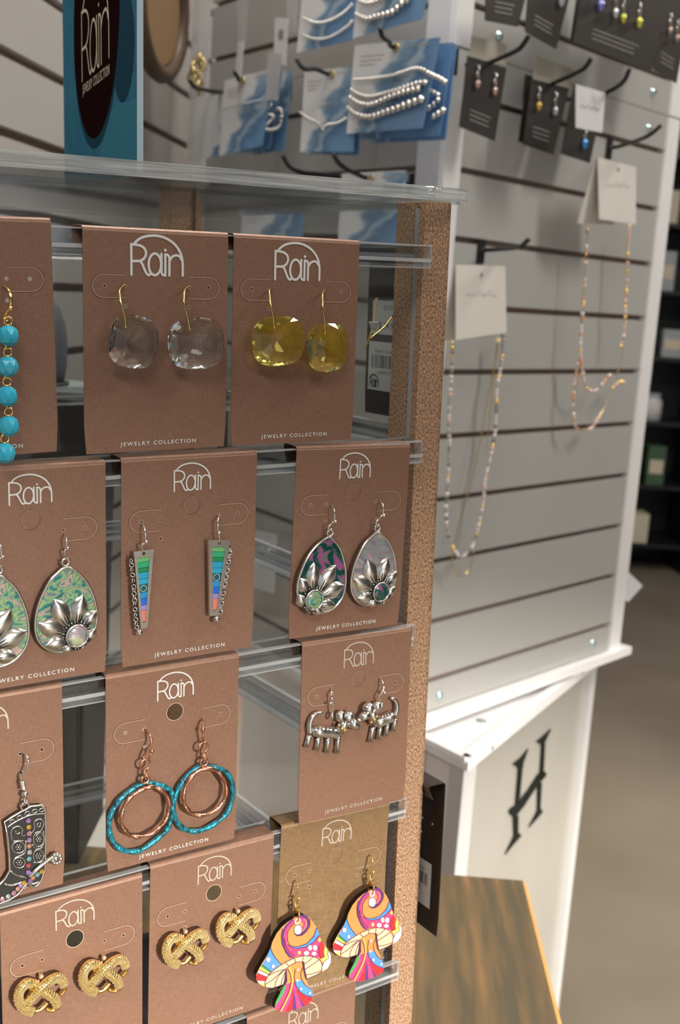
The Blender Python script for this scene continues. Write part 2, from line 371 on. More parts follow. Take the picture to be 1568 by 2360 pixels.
def post(px_, py_, rot):
    """square tube with rounded outer corner and a slot in the inner side for the sheet"""
    r = 4.5 * mm; lp = [(0, 0)] + [(PW - r + r * math.sin(a), r - r * math.cos(a)) for a in [i * math.pi / 12 for i in range(7)]] + [(PW, PD), (0, PD), (0, 8.2 * mm), (3 * mm, 8.2 * mm), (3 * mm, 4.4 * mm), (0, 4.4 * mm)]
    k = len(lp); vs = [V((x, y, ZBOT)) for x, y in lp] + [V((x, y, ZT)) for x, y in lp]
    tr = geometry.tessellate_polygon([[V((*p, 0)) for p in lp]])
    fs = [tuple(t) for t in tr] + [tuple(i + k for i in t[::-1]) for t in tr] + [(i, (i + 1) % k, (i + 1) % k + k, i + k) for i in range(k)]
    mb = MB().add(vs, fs); mb.build('post', M['bronze'], disp, dinv @ Matrix.Translation((px_, py_, 0)) @ Matrix.Rotation(rot, 4, 'Z'))
PY = 9 * mm; SIDE = XR - XL
post(XR - PW, PY, 0)
post(XR, PY + SIDE - PW, math.pi / 2); post(XL + PW, PY + SIDE, math.pi); post(XL, PY + PW, -math.pi / 2)
# clear sheets between the posts
Ysh = PY + 5 * mm
for nm, a in (('front_sheet', (XL + PW - 1 * mm, Ysh, ZBOT, XR - PW + 2.5 * mm, Ysh + 2.6 * mm, ZT - 2 * mm)), ('back_sheet', (XL + PW, PY + SIDE - 8 * mm, ZBOT, XR - PW, PY + SIDE - 6 * mm, ZT - 2 * mm)),
              ('side_sheet', (XR - 8 * mm, PY + PW, ZBOT, XR - 6 * mm, PY + SIDE - PW, ZT - 2 * mm)), ('side_sheet', (XL + 6 * mm, PY + PW, ZBOT, XL + 8 * mm, PY + SIDE - PW, ZT - 2 * mm))):
    MB().box(*a).build(nm, M['sheet'], disp, dinv)
MB().box(XR - PW + 0.2 * mm, PY + 4.6 * mm, ZBOT, XR - PW + 2.6 * mm, PY + 8.0 * mm, ZT - 3 * mm).build('sheet_edge', M['rod'], disp, dinv)
# clear J rails, five on each side
def rail_mesh(x0, x1):
    prof = [(0.9, -0.9), (3.2, -0.9), (3.2, -6.4), (4.2, -7.6), (13.6, -7.6), (13.6, -11.2), (2.4, -11.2), (0.9, -9.8)]
    mb = MB(); k = len(prof); vs = [V((x, y * mm, z * mm)) for x in (x0, x1) for y, z in prof]
    tr = geometry.tessellate_polygon([[V((*p, 0)) for p in prof]])
    mb.add(vs, [tuple(t) for t in tr] + [tuple(i + k for i in t[::-1]) for t in tr] + [(i, i + k, (i + 1) % k + k, (i + 1) % k) for i in range(k)])
    mb.box(x0, 10.6 * mm, -7.55 * mm, x1, 13.6 * mm, -0.4 * mm)
    for a, b, c, d in ((0.7, -1.4, 3.4, -0.8), (0.7, -11.4, 13.7, -11.0), (0.6, -8.6, 0.9, -7.0), (13.6, -1.4, 13.9, -0.4), (13.65, -6.2, 13.9, -4.9)): mb.box(x0, a * mm, b * mm, x1, c * mm, d * mm, 1)  # thin strips that paint the bright streaks along the rail
    mb.box(x1 - 1.2 * mm, 0.8 * mm, -11.2 * mm, x1 + 0.1 * mm, 3.3 * mm, -0.9 * mm, 2); mb.box(x1 - 1.2 * mm, 3.3 * mm, -11.2 * mm, x1 + 0.1 * mm, 13.6 * mm, -7.5 * mm, 2)
    me = mb.mesh('card_rail', [M['railclear'], M['railglint'], M['cheek']]); bmx = bmesh.new(); bmx.from_mesh(me); bmesh.ops.recalc_face_normals(bmx, faces=bmx.faces); bmx.to_mesh(me); bmx.free(); return me
rail = rail_mesh(XL + 19.5 * mm, 171 * mm)
cxm = (XL + XR) / 2; cym = PY + SIDE / 2
for i in range(5):
    for k in range(4):
        rt = Matrix.Translation((cxm, cym, 0)) @ Matrix.Rotation(k * math.pi / 2, 4, 'Z') @ Matrix.Translation((-cxm, -cym, -0.0913 * i))
        link('card_rail', rail, disp, dinv @ rt)
# thick clear top with rounded corners, and the pins that hold it
r = 12 * mm; x0, x1, y0, y1 = XL - 6 * mm, 197 * mm, 0.5 * mm, PY + SIDE + 8 * mm
lp = [(x1 - r + r * math.cos(a), y0 + r + r * math.sin(a)) for a in [(-90 + 15 * i) * math.pi / 180 for i in range(7)]] + [(x1 - r + r * math.cos(a), y1 - r + r * math.sin(a)) for a in [(15 * i) * math.pi / 180 for i in range(7)]] + \
     [(x0 + r + r * math.cos(a), y1 - r + r * math.sin(a)) for a in [(90 + 15 * i) * math.pi / 180 for i in range(7)]] + [(x0 + r + r * math.cos(a), y0 + r + r * math.sin(a)) for a in [(180 + 15 * i) * math.pi / 180 for i in range(7)]]
k = len(lp); zt0, zt1 = 19.4 * mm, 25.6 * mm
mb = MB().add([V((x, y, zt0)) for x, y in lp] + [V((x, y, zt1)) for x, y in lp], [tuple(range(k))[::-1], tuple(range(k, 2 * k))] + [(i, (i + 1) % k, (i + 1) % k + k, i + k) for i in range(k)])
for i in range(2, len(mb.m)): mb.m[i] = 1
mb.build('top_plate', [M['sheet'], M['acrylicr']], disp, dinv)
MB().lathe([(0.0001, 27.4 * mm), (3.5 * mm, 27.2 * mm), (5.6 * mm, 26.2 * mm), (5.8 * mm, 25.7 * mm)], 18, c=(XR - 9 * mm, PY + 9 * mm, 0)).build('pin_cap', M['acrylic'], disp, dinv)
MB().tube([(XR - 8 * mm, PY + 9 * mm, 19.6 * mm), (XR - 8 * mm, PY + 9 * mm, 25.5 * mm)], 1.6 * mm, 10).build('pin', M['screw'], disp, dinv)
MB().box(XL + 10 * mm, PY + 10 * mm, 16.2 * mm, XR - PW - 1 * mm, PY + SIDE - 12 * mm, 18.2 * mm).build('inner_lid', M['sheet'], disp, dinv)
MB().box(XL - 4 * mm, PY - 4 * mm, ZBOT - 6 * mm, XR + 4 * mm, PY + SIDE + 4 * mm, ZBOT).build('base_plate', M['black'], disp, dinv)
# ---------------------------------------------------------------- lettering
def text_mesh(s, size, spacing=1.0, bold=0.0, name='lettering', m_=None, x_scale=1.0):
    cu = bpy.data.curves.new('t', 'FONT'); cu.body = s; cu.size = size; cu.space_character = spacing; cu.offset = bold; cu.resolution_u = 3
    o = bpy.data.objects.new('t', cu); sc.collection.objects.link(o); dg = bpy.context.evaluated_depsgraph_get()
    me = bpy.data.meshes.new_from_object(o.evaluated_get(dg)); bpy.data.objects.remove(o); bpy.data.curves.remove(cu)
    me.name = name; xs = [v.co.x for v in me.vertices] or [0]; a, b = min(xs), max(xs)
    for v in me.vertices: v.co = V(((v.co.x - (a + b) / 2) * x_scale, 0, v.co.y))
    me.materials.clear(); me.materials.append(m_ or M['silverprint']); return me, b - a
_L = lambda pts: [((x - 150) / 1200 * 22.4 * mm, -((y - (x - 150) / 30) - 115) / 960 * 15.8 * mm) for x, y in pts]
LOGO = [(_L([(146, 318), (148, 700), (150, 1040)]), 0), (_L([(145, 328), (260, 335), (360, 358), (440, 412), (484, 500), (472, 600), (420, 675), (350, 712), (260, 718), (150, 716)]), 1),
        (_L([(350, 722), (400, 790), (450, 910), (500, 1010), (550, 1048), (600, 1015)]), 1),
        (_L(circ(692, 795, 146, 28, 258)), 2), (_L([(845, 545), (847, 980), (862, 1030), (900, 1055), (938, 1052)]), 0), (_L([(938, 1062), (936, 560)]), 0),
        (_L([(930, 560), (985, 568), (1020, 605), (1033, 680), (1034, 1060)]), 1), (_L([(1046, 695), (1100, 612), (1195, 578), (1270, 602), (1325, 690)]), 1),
        (_L([(205, 320), (300, 220), (430, 150), (600, 118), (750, 120), (900, 155), (1050, 230), (1180, 340), (1270, 470), (1325, 610), (1350, 780), (1352, 1065)]), 1)]
def logo_mb(wd=1.0 * mm, sx=1.0, sz=1.0, y=0.0):
    mb = MB()
    for p, kd in LOGO:
        y -= 0.006 * mm
        p = [(a * sx, b * sz) for a, b in p]
        q = p if kd in (0, 2) else spline(p, 4)
        mb.ribbon(q, wd, y, closed=(kd == 2))
        if kd != 2:
            for e in (q[0], q[-1]): mb.prism(circ(e[0], e[1], wd / 2, 8), y - 0.003 * mm, y - 0.002 * mm)
    c = _L([(936, 458)])[0]; y -= 0.006 * mm; mb.prism(circ(c[0] * sx, c[1] * sz, wd * 0.62, 12), y, y + 0.001 * mm)
    return mb
logo_big = logo_mb(1.02 * mm).mesh('logo', M['silverprint'])
logo_small = logo_mb(0.62 * mm, 0.755, 0.745).mesh('logo', M['silverprint'])
logo_foil = logo_mb(0.60 * mm, 0.755, 0.745).mesh('logo', M['foil'])
caption, cw_ = text_mesh('JEWELRY COLLECTION', 2.3 * mm, 1.35, 0.035 * mm)
for v in caption.vertices: v.co.x *= 34 * mm / cw_; v.co.z *= 0.98
caption_foil = caption.copy(); caption_foil.materials.clear(); caption_foil.materials.append(M['foil'])
# ---------------------------------------------------------------- cards
CW, CH, TH = 63.5 * mm, 88.9 * mm, 0.4 * mm
_cm = {}
def card_mesh(big, hole, m_, bend=0.0, hook_holes=None):
    key = (big, hole, m_.name, bend)
    if key in _cm: return _cm[key]
    def fn(x, z, y):                           # sheet bows slightly forward towards its foot
        t = -z / CH; return V((x, y - bend * t * t, z))
    hz = -22.6 * mm if big else -27.1 * mm
    holes = [circ(8.9 * mm, hz, 0.75 * mm, 10), circ(17.5 * mm, hz, 0.7 * mm, 10), circ(45.5 * mm, hz, 0.7 * mm, 10), circ(54.5 * mm, hz, 0.75 * mm, 10), circ(17.7 * mm, hz - 8 * mm, 0.75 * mm, 10), circ(45.6 * mm, hz - 8 * mm, 0.75 * mm, 10)]
    if hole: holes.append(circ(32.1 * mm, -21.8 * mm, 3.9 * mm, 28))
    mb = MB()
    n = 8; lp = [(0, 0 - 1.6 * mm)] + [(0, -1.6 * mm - (CH - 1.6 * mm) * i / n) for i in range(1, n)] + [(0.8 * mm, -CH + 0.0 * mm), (CW - 0.8 * mm, -CH)] + [(CW, -CH + (CH - 1.6 * mm) * i / n) for i in range(1, n)] + [(CW, -1.6 * mm)]
    mb.prism(lp, 0.0, TH, holes, fn=fn)
    # folded head: over the rail, back down and out in a small lip
    pr = [(0, -1.6), (0.25, -0.7), (1.0, -0.1), (2.0, 0.0), (9.0, 0.35), (10.6, 0.1), (11.4, -0.8), (11.2, -2.4), (10.0, -4.6), (8.8, -7.0), (8.3, -8.2)]
    pr = [(a * mm, b * mm) for a, b in pr]; o = []
    for i, p in enumerate(pr):
        a, b = pr[max(i - 1, 0)], pr[min(i + 1, len(pr) - 1)]; dx, dz = b[0] - a[0], b[1] - a[1]; l = math.hypot(dx, dz)
        o.append((p[0] + dz / l * TH * 0.95, p[1] - dx / l * TH * 0.95))
    vs = []
    for x in (0, CW):
        vs += [V((x, p[0], p[1])) for p in pr] + [V((x, p[0], p[1])) for p in o]
    k = len(pr); q = 2 * k; fs = []
    for i in range(k - 1):
        fs += [(i, i + q, i + 1 + q, i + 1), (i + k, i + k + 1, i + k + 1 + q, i + k + q), (i, i + 1, i + k + 1, i + k), (i + q, i + k + q, i + k + 1 + q, i + 1 + q)]
    fs.append((k - 1, 2 * k - 1, 2 * k - 1 + q, k - 1 + q)); mb.add(vs, fs)
    for i in range(len(mb.sm) - len(fs), len(mb.sm)): mb.sm[i] = False
    # die-cut tabs: a dark cut with a pale painted glint line beside it
    zt, zb2 = (-18.2 * mm, -27.5 * mm) if big else (-22.4 * mm, -32.0 * mm)
    zc_, rr = (zt + zb2) / 2, (zt - zb2) / 2
    for sgn, xi, xo in ((1, 17.5 * mm, 3.4 * mm), (-1, 45.8 * mm, 60.0 * mm)):
        cxx = xo + sgn * rr
        cut = [(xi, zt)] + [(cxx - sgn * rr * math.sin(math.radians(a)), zc_ + rr * math.cos(math.radians(a))) for a in range(0, 181, 15)] + [(xi, zb2)]
        mb.ribbon(cut, 0.34 * mm, -0.04 * mm, 1, fn=fn)
        mb.ribbon([(x + 0.26 * mm * sgn, z - 0.2 * mm * (1 if i < 7 else -1)) for i, (x, z) in enumerate(cut)], 0.22 * mm, -0.12 * mm, 2, fn=fn)
    if not big:
        mb.ribbon(circ(32.1 * mm, -21.8 * mm, 3.95 * mm, 32), 0.28 * mm, -0.04 * mm, 1 if not hole else 2, closed=True, fn=fn)
        if not hole: mb.ribbon(arc(32.1 * mm, -21.8 * mm, 3.75 * mm, 3.75 * mm, 20, 250, 20), 0.12 * mm, -0.1 * mm, 2, fn=fn)
    for h in holes[:6]: mb.ribbon([(h[0][0] * 0 + x, z) for x, z in h], 0.2 * mm, -0.05 * mm, 2, closed=True, fn=fn)
    mb.ribbon([(0, -1.7 * mm), (CW, -1.7 * mm)], 0.16 * mm, -0.03 * mm, 2, fn=fn)
    _cm[key] = mb.mesh('card', [m_, M['slit'], M['edgeglint']]); return _cm[key]
def card(label, x, z, big=False, hole=False, m_=None, foil=False, rx=0.0, ry=0.0, bend=0.0, y=0.0, group=None, frame=None, sticker=False):
    """x, z: top left corner on the display face in mm; rx tips the foot out, ry turns it in its plane"""
    fr = frame or DF
    rot = Matrix.Rotation(math.radians(ry), 4, 'Y') @ Matrix.Rotation(math.radians(rx), 4, 'X')
    t = thing('earring_card', label, 'earring card', fr.T((x * mm, y * mm, z * mm), rot), group or 'earring cards on the clear rails')
    s = link('sheet', card_mesh(big, hole, m_ or M['card'], bend), t)
    lg = logo_big if big else (logo_foil if foil else logo_small)
    lx, lz = (20.2, -3.0) if big else (23.8, -4.0)
    link('logo', lg, t, Matrix.Translation((lx * mm, -0.16 * mm - bend * 0.01, lz * mm)))
    link('caption', caption_foil if foil else caption, t, Matrix.Translation((32.2 * mm, -0.16 * mm - bend * 0.93, -86.4 * mm)))
    return t
K = {}
K['turq'] = card('brown card at the left edge of the top row holding the turquoise bead earring', -76.1, 0.6, True, ry=-1.2)
K['clear'] = card('brown card holding the two clear faceted glass earrings', 0, 0, True)
K['yellow'] = card('brown card holding the two yellow faceted glass earrings', 66.2, 0, True, ry=0.3)
K['shell_l'] = card('brown card at the left edge of the second row with two shell flower drops', -54.7, -91.6)
K['bars'] = card('brown card holding the two rainbow striped tapered bar earrings', 15.7, -91.2, ry=0.4)
K['shell_r'] = card('brown card beside the bronze post holding two shell flower drops', 99.6, -90.9, ry=1.6)
K['boot'] = card('brown card at the left edge of the third row with the cowboy boot earring', -74.2, -182.3, foil=True)
K['hoops'] = card('brown card with punched round hole holding the copper and teal hoops', 8.3, -182.3, hole=True, ry=0.2)
K['dogs'] = card('brown card beside the bronze post holding the two silver dog earrings', 105.2, -182.6, False, ry=1.2, foil=True, rx=-2)
K['knot_l'] = card('brown card in the lower left corner holding two gold knot studs', -38.6, -276.3, hole=True, foil=True)
K['knot_m'] = card('brown card between knot card and mushroom card holding two gold knot studs', 28.8, -273.4, hole=True, foil=True, ry=0.8)
K['mush'] = card('golden brown card bowed forward behind the two mushroom earrings', 96.4, -271.0, m_=M['cardg'], ry=2.5, bend=6 * mm, foil=True)
K['low'] = card('brown card cut off by the bottom of the picture under the mushroom earrings', 79.5, -365.6, foil=True)
# ---------------------------------------------------------------- earrings
M['silver'] = mat('antique_silver', (0.62, 0.60, 0.57), 0.24, 1.0, noise=(420, (0.80, 0.78, 0.75), 0.5))
M['silvers'] = mat('bright_silver', (0.82, 0.80, 0.77), 0.16, 1.0)
M['dark'] = mat('oxidised_recess', (0.015, 0.014, 0.013), 0.5)
M['gold'] = mat('gold_wire', (0.90, 0.62, 0.22), 0.18, 1.0)
M['goldp'] = mat('polished_gold', (1.0, 0.70, 0.22), 0.2, 1.0)
M['copper'] = mat('copper', (0.72, 0.36, 0.24), 0.26, 1.0, bump=(380, 0.5))
M['patina'] = mat('teal_patina', (0.025, 0.06, 0.075), 0.3, 0.35, noise=(520, (0.02, 0.36, 0.50), 0.30), bump=(500, 0.6))
M['turq'] = mat('turquoise', (0.03, 0.42, 0.62), 0.25, noise=(260, (0.05, 0.50, 0.70), 0.7), bump=(200, 0.15))
M['clearglass'] = mat('clear_faceted_glass', (0.80, 0.86, 0.87), 0.0, trans=1.0, ior=1.5)
M['yellowglass'] = mat('yellow_faceted_glass', (0.96, 0.88, 0.20), 0.0, trans=0.97, ior=1.52)
def ramp_mat(name, cols, scale, rough=0.15, dist=2.0, stretch=(1, 1, 1), metal=0.3, w_=0.0):
    m = mat(name, cols[0], rough, metal); nt = m.node_tree; N = nt.nodes; L = nt.links; b = N['Principled BSDF']; b.inputs['Coat Weight'].default_value = 0.8
    tc = N.new('ShaderNodeTexCoord'); mp = N.new('ShaderNodeMapping'); mp.inputs['Scale'].default_value = stretch; mp.inputs['Location'].default_value = (w_, w_, w_); L.new(tc.outputs['Object'], mp.inputs[0])
    n = N.new('ShaderNodeTexNoise'); n.inputs['Scale'].default_value = scale; n.inputs['Detail'].default_value = 3; n.inputs['Distortion'].default_value = dist; L.new(mp.outputs[0], n.inputs['Vector'])
    r = N.new('ShaderNodeValToRGB'); e = r.color_ramp.elements
    while len(e) < len(cols): e.new(0.5)
    for i, c in enumerate(cols): e[i].position = 0.28 + 0.44 * i / (len(cols) - 1); e[i].color = (*c, 1)
    L.new(n.outputs['Fac'], r.inputs[0]); L.new(r.outputs[0], b.inputs['Base Color']); return m
M['shell'] = ramp_mat('abalone_shell', [(0.02, 0.10, 0.12), (0.03, 0.22, 0.24), (0.06, 0.30, 0.30), (0.45, 0.62, 0.22), (0.05, 0.28, 0.27), (0.80, 0.50, 0.42), (0.04, 0.24, 0.26), (0.10, 0.36, 0.30)], 85, stretch=(1, 1, 1.6))
M['shellp'] = ramp_mat('pale_abalone_shell', [(0.10, 0.28, 0.27), (0.42, 0.28, 0.40), (0.30, 0.45, 0.38), (0.55, 0.35, 0.50), (0.60, 0.70, 0.40), (0.25, 0.35, 0.36)], 60, stretch=(1, 1, 1.8), w_=0.3)
M['shelld'] = ramp_mat('dark_abalone_shell', [(0.01, 0.04, 0.04), (0.01, 0.12, 0.08), (0.01, 0.05, 0.06), (0.02, 0.14, 0.10), (0.50, 0.10, 0.38), (0.05, 0.28, 0.10), (0.75, 0.6, 0.5)], 66, stretch=(1, 1, 1.3), w_=0.7)
M['rhine'] = ramp_mat('aurora_rhinestone', [(0.9, 0.35, 0.25), (0.85, 0.55, 0.75), (0.55, 0.35, 0.9), (0.95, 0.75, 0.35), (0.5, 0.75, 0.8)], 300, rough=0.08, metal=0.6)
M['pave'] = mat('pave_crystal_gold', (1.0, 0.88, 0.56), 0.2, 0.85)
def P(px, py, off=-4.0): return DF.at(px, py, off * mm)
class Ear:
    """an earring: pixel sketch points are dropped onto a plane in front of the card, so all sizes are true"""
    def __init__(s, name, label, px, py, group=None, conv=None):
        s.o = P(px, py, 0); s.conv = conv or (lambda x, y: (x, y))
        s.root = thing(name, label, 'earring', DF.T(s.o), group)
    def p(s, x, y, off=-4.0):
        a, b = s.conv(x, y); return P(a, b, off) - s.o
    def path(s, pts, off=-4.0): return [s.p(q[0], q[1], q[2] if len(q) > 2 else off) for q in pts]
    def tube(s, name, pts, r, m_, off=-4.0, n=8, closed=False, sp=4, parent=None):
        q = s.path(pts, off); q = spline(q, sp, closed) if sp else q
        rr = r
        if isinstance(r, (list, tuple)):
            rr = [r[min(int(i / max(len(q) - 1, 1) * (len(r) - 1)), len(r) - 2)] * (1 - (i / max(len(q) - 1, 1) * (len(r) - 1)) % 1) + r[min(int(i / max(len(q) - 1, 1) * (len(r) - 1)) + 1, len(r) - 1)] * ((i / max(len(q) - 1, 1) * (len(r) - 1)) % 1) for i in range(len(q))]
            rr = [x * mm for x in rr]
        else: rr = r * mm
        mb = MB().tube(q, rr, n, closed=closed); return mb if name is None else mb.build(name, m_, parent or s.root)
def ring_mb(mb, c, r, t, axis='y', n=20, k=6, sq=1.0, mi=0):
    pts = []
    for i in range(n):
        a = 2 * math.pi * i / n; u, v = r * math.cos(a), r * sq * math.sin(a)
        pts.append(V(c) + (V((u, 0, v)) if axis == 'y' else V((0, u, v)) if axis == 'x' else V((u, v, 0)) if axis == 'z' else V((u * 0.6, u * 0.8, v))))
    return mb.tube(pts, t, k, closed=True, mi=mi)
# --- faceted glass cushions
def cushion(w, h, t=1.0):
    mb = MB()
    def sup(a, e=2.7): c, s_ = math.cos(a), math.sin(a); return (math.copysign(abs(c) ** (2 / e), c), math.copysign(abs(s_) ** (2 / e), s_))
    n = 24; rings = []
    for y, k, ph, nn in ((-0.2, 0.985, 0, n), (-0.9, 1.0, 0, n), (-2.6, 0.80, 0.5, 8), (-3.9, 0.42, 0, 8), (-4.1, 0.14, 0.5, 4)):
        rings.append([V((w * k * sup((i + ph) * 2 * math.pi / nn)[0], y * mm, h * k * sup((i + ph) * 2 * math.pi / nn)[1])) for i in range(nn)])
    back = [V((w * 0.60 * sup((i + .5) * 2 * math.pi / 8)[0], 2.1 * mm, h * 0.60 * sup((i + .5) * 2 * math.pi / 8)[1])) for i in range(8)]
    pts = [p for r_ in rings for p in r_] + back + [V((0, 3.6 * mm, 0))]
    bm = bmesh.new()
    for p in pts: bm.verts.new(p)
    bmesh.ops.convex_hull(bm, input=bm.verts); bmesh.ops.delete(bm, geom=[v for v in bm.verts if not v.link_faces], context='VERTS')
    bmesh.ops.recalc_face_normals(bm, faces=bm.faces)
    me = bpy.data.meshes.new('stone'); bm.to_mesh(me); bm.free(); return me
def glass_ear(label, box, wire, m_, grp, tilt, rz):
    x0, x1, y0, y1 = box; e = Ear('glass_drop_earring', label, *wire[0], group=grp)
    a, b = e.p(x0, (y0 + y1) / 2, -3.5), e.p(x1, (y0 + y1) / 2, -3.5); c, d = e.p((x0 + x1) / 2, y0, -3.5), e.p((x0 + x1) / 2, y1, -3.5)
    me = cushion((b.x - a.x) / 2, (c.z - d.z) / 2); me.materials.append(m_)
    link('stone', me, e.root, Matrix.Translation(((a.x + b.x) / 2, -4.4 * mm, (c.z + d.z) / 2)) @ Matrix.Rotation(math.radians(tilt), 4, 'Y') @ Matrix.Rotation(math.radians(rz), 4, 'Z'))
    w_ = [(wire[0][0], wire[0][1], 0.6), (wire[1][0], wire[1][1], -3), (wire[2][0], wire[2][1], -6.4), (wire[3][0], wire[3][1], -7.6), (wire[4][0], wire[4][1], -7.9)]
    e.tube('ear_wire', w_, 0.42, M['gold'])
glass_ear('left clear faceted glass drop on a gold wire', (243, 363, 725.6, 848), [(290, 655), (276, 668), (278, 696), (287.6, 727), (289.7, 757)], M['clearglass'], 'clear glass earrings', 9, 4)
glass_ear('right clear faceted glass drop on a gold wire', (386, 510.5, 731, 850), [(437, 660.6), (426, 668), (424, 696), (433, 733), (438, 761)], M['clearglass'], 'clear glass earrings', -3, -6)
glass_ear('left yellow faceted glass drop on a gold wire', (579, 694.5, 728, 843), [(627, 666), (621, 670), (623.6, 701), (629.7, 727), (633, 758)], M['yellowglass'], 'yellow glass earrings', -4, -5)
glass_ear('right yellow faceted glass drop hanging lower on a gold wire', (699.5, 801, 745, 856), [(751, 670.5), (744, 676), (744, 705), (748.6, 738), (750, 771)], M['yellowglass'], 'yellow glass earrings', -3, 5)
# --- turquoise bead chain
e = Ear('turquoise_bead_earring', 'long turquoise bead drop on gold links at the left edge', 8, 658)
bead = None
bead_px = [(18.7, 774), (17.7, 845), (15.9, 913), (19.6, 982), (11, 1044)]
for i, (x, y) in enumerate(bead_px):
    c = e.p(x, y, -4.5)
    if bead is None:
        bm = bmesh.new(); r_ = 3.95 * mm
        for zz, k in ((-0.96, 0.42), (-0.62, 0.86), (-0.12, 1.0), (0.12, 1.0), (0.62, 0.86), (0.96, 0.42)):
            for j in range(8): a = (j + (0.5 if abs(zz) > 0.5 else 0)) * math.pi / 4; bm.verts.new((r_ * k * math.cos(a), r_ * k * math.sin(a), r_ * zz * 0.98))
        bmesh.ops.convex_hull(bm, input=bm.verts); bm.faces.ensure_lookup_table()
        bead = bpy.data.meshes.new('bead'); bm.to_mesh(bead); bm.free(); bead.materials.append(M['turq'])
    link('bead', bead, e.root, Matrix.Translation(c) @ Matrix.Rotation(0.3 * i, 4, 'Z'))
    mb = MB(); up = c + V((0.2 * mm, 0, 5.4 * mm)); ring_mb(mb, up, 1.6 * mm, 0.38 * mm, 'y', 14, 6)
    mb.tube([c + V((0, 0, 3.4 * mm)), c + V((0, 0, 4.3 * mm))], 0.8 * mm, 8)
    if i: ring_mb(mb, up + V((-0.2 * mm, 0, 2.6 * mm)), 1.7 * mm, 0.38 * mm, 'q', 14, 6)
    mb.build('link', M['gold'], e.root)
e.tube('ear_wire', [(8, 658, 0.5), (19, 668, -3), (25, 688, -5), (22, 710, -4.5), (14, 722, -3), (9, 736, -3), (17, 741, -4.5)], 0.6, M['gold'])
MB().ball(e.p(24, 711, -5.2), 1.0 * mm).build('ball', M['gold'], e.root)
# --- shell flower drops
g5 = lambda x, y: (60 + x / 6.94, 1180 + y / 6.94)
def to_mm(pts, conv, org, off=-3.5):
    o = P(*conv(*org), off); return [((P(*conv(x, y), off) - o).x, (P(*conv(x, y), off) - o).z) for x, y in pts]
ORG = (640, 880)
out_ = spline([V((x, z, 0)) for x, z in to_mm([(640, 880), (500, 985), (380, 1110), (265, 1330), (190, 1530), (148, 1760), (160, 1950), (225, 2090), (340, 2195), (480, 2240), (650, 2235), (850, 2170), (1010, 2040), (1110, 1850), (1140, 1650), (1110, 1450), (1040, 1240), (920, 1060), (790, 945)], g5, ORG)], 3, True)
out_ = [(p[0], p[1]) for p in out_]
FC = to_mm([(800, 1970)], g5, ORG)[0]; RR = (to_mm([(985, 1970)], g5, ORG)[0][0] - FC[0])
petals = [to_mm(p, g5, ORG) for p in ([(660, 1800), (440, 1390)], [(820, 1760), (900, 1310)], [(950, 1810), (1125, 1570)], [(600, 1930), (185, 1770)], [(650, 2080), (310, 2130)], [(760, 2150), (560, 2225)], [(960, 2060), (1110, 1850)], [(880, 2140), (900, 2160)])]
pw = [4.4, 4.0, 3.2, 4.2, 3.4, 2.6, 3.0, 3.2]
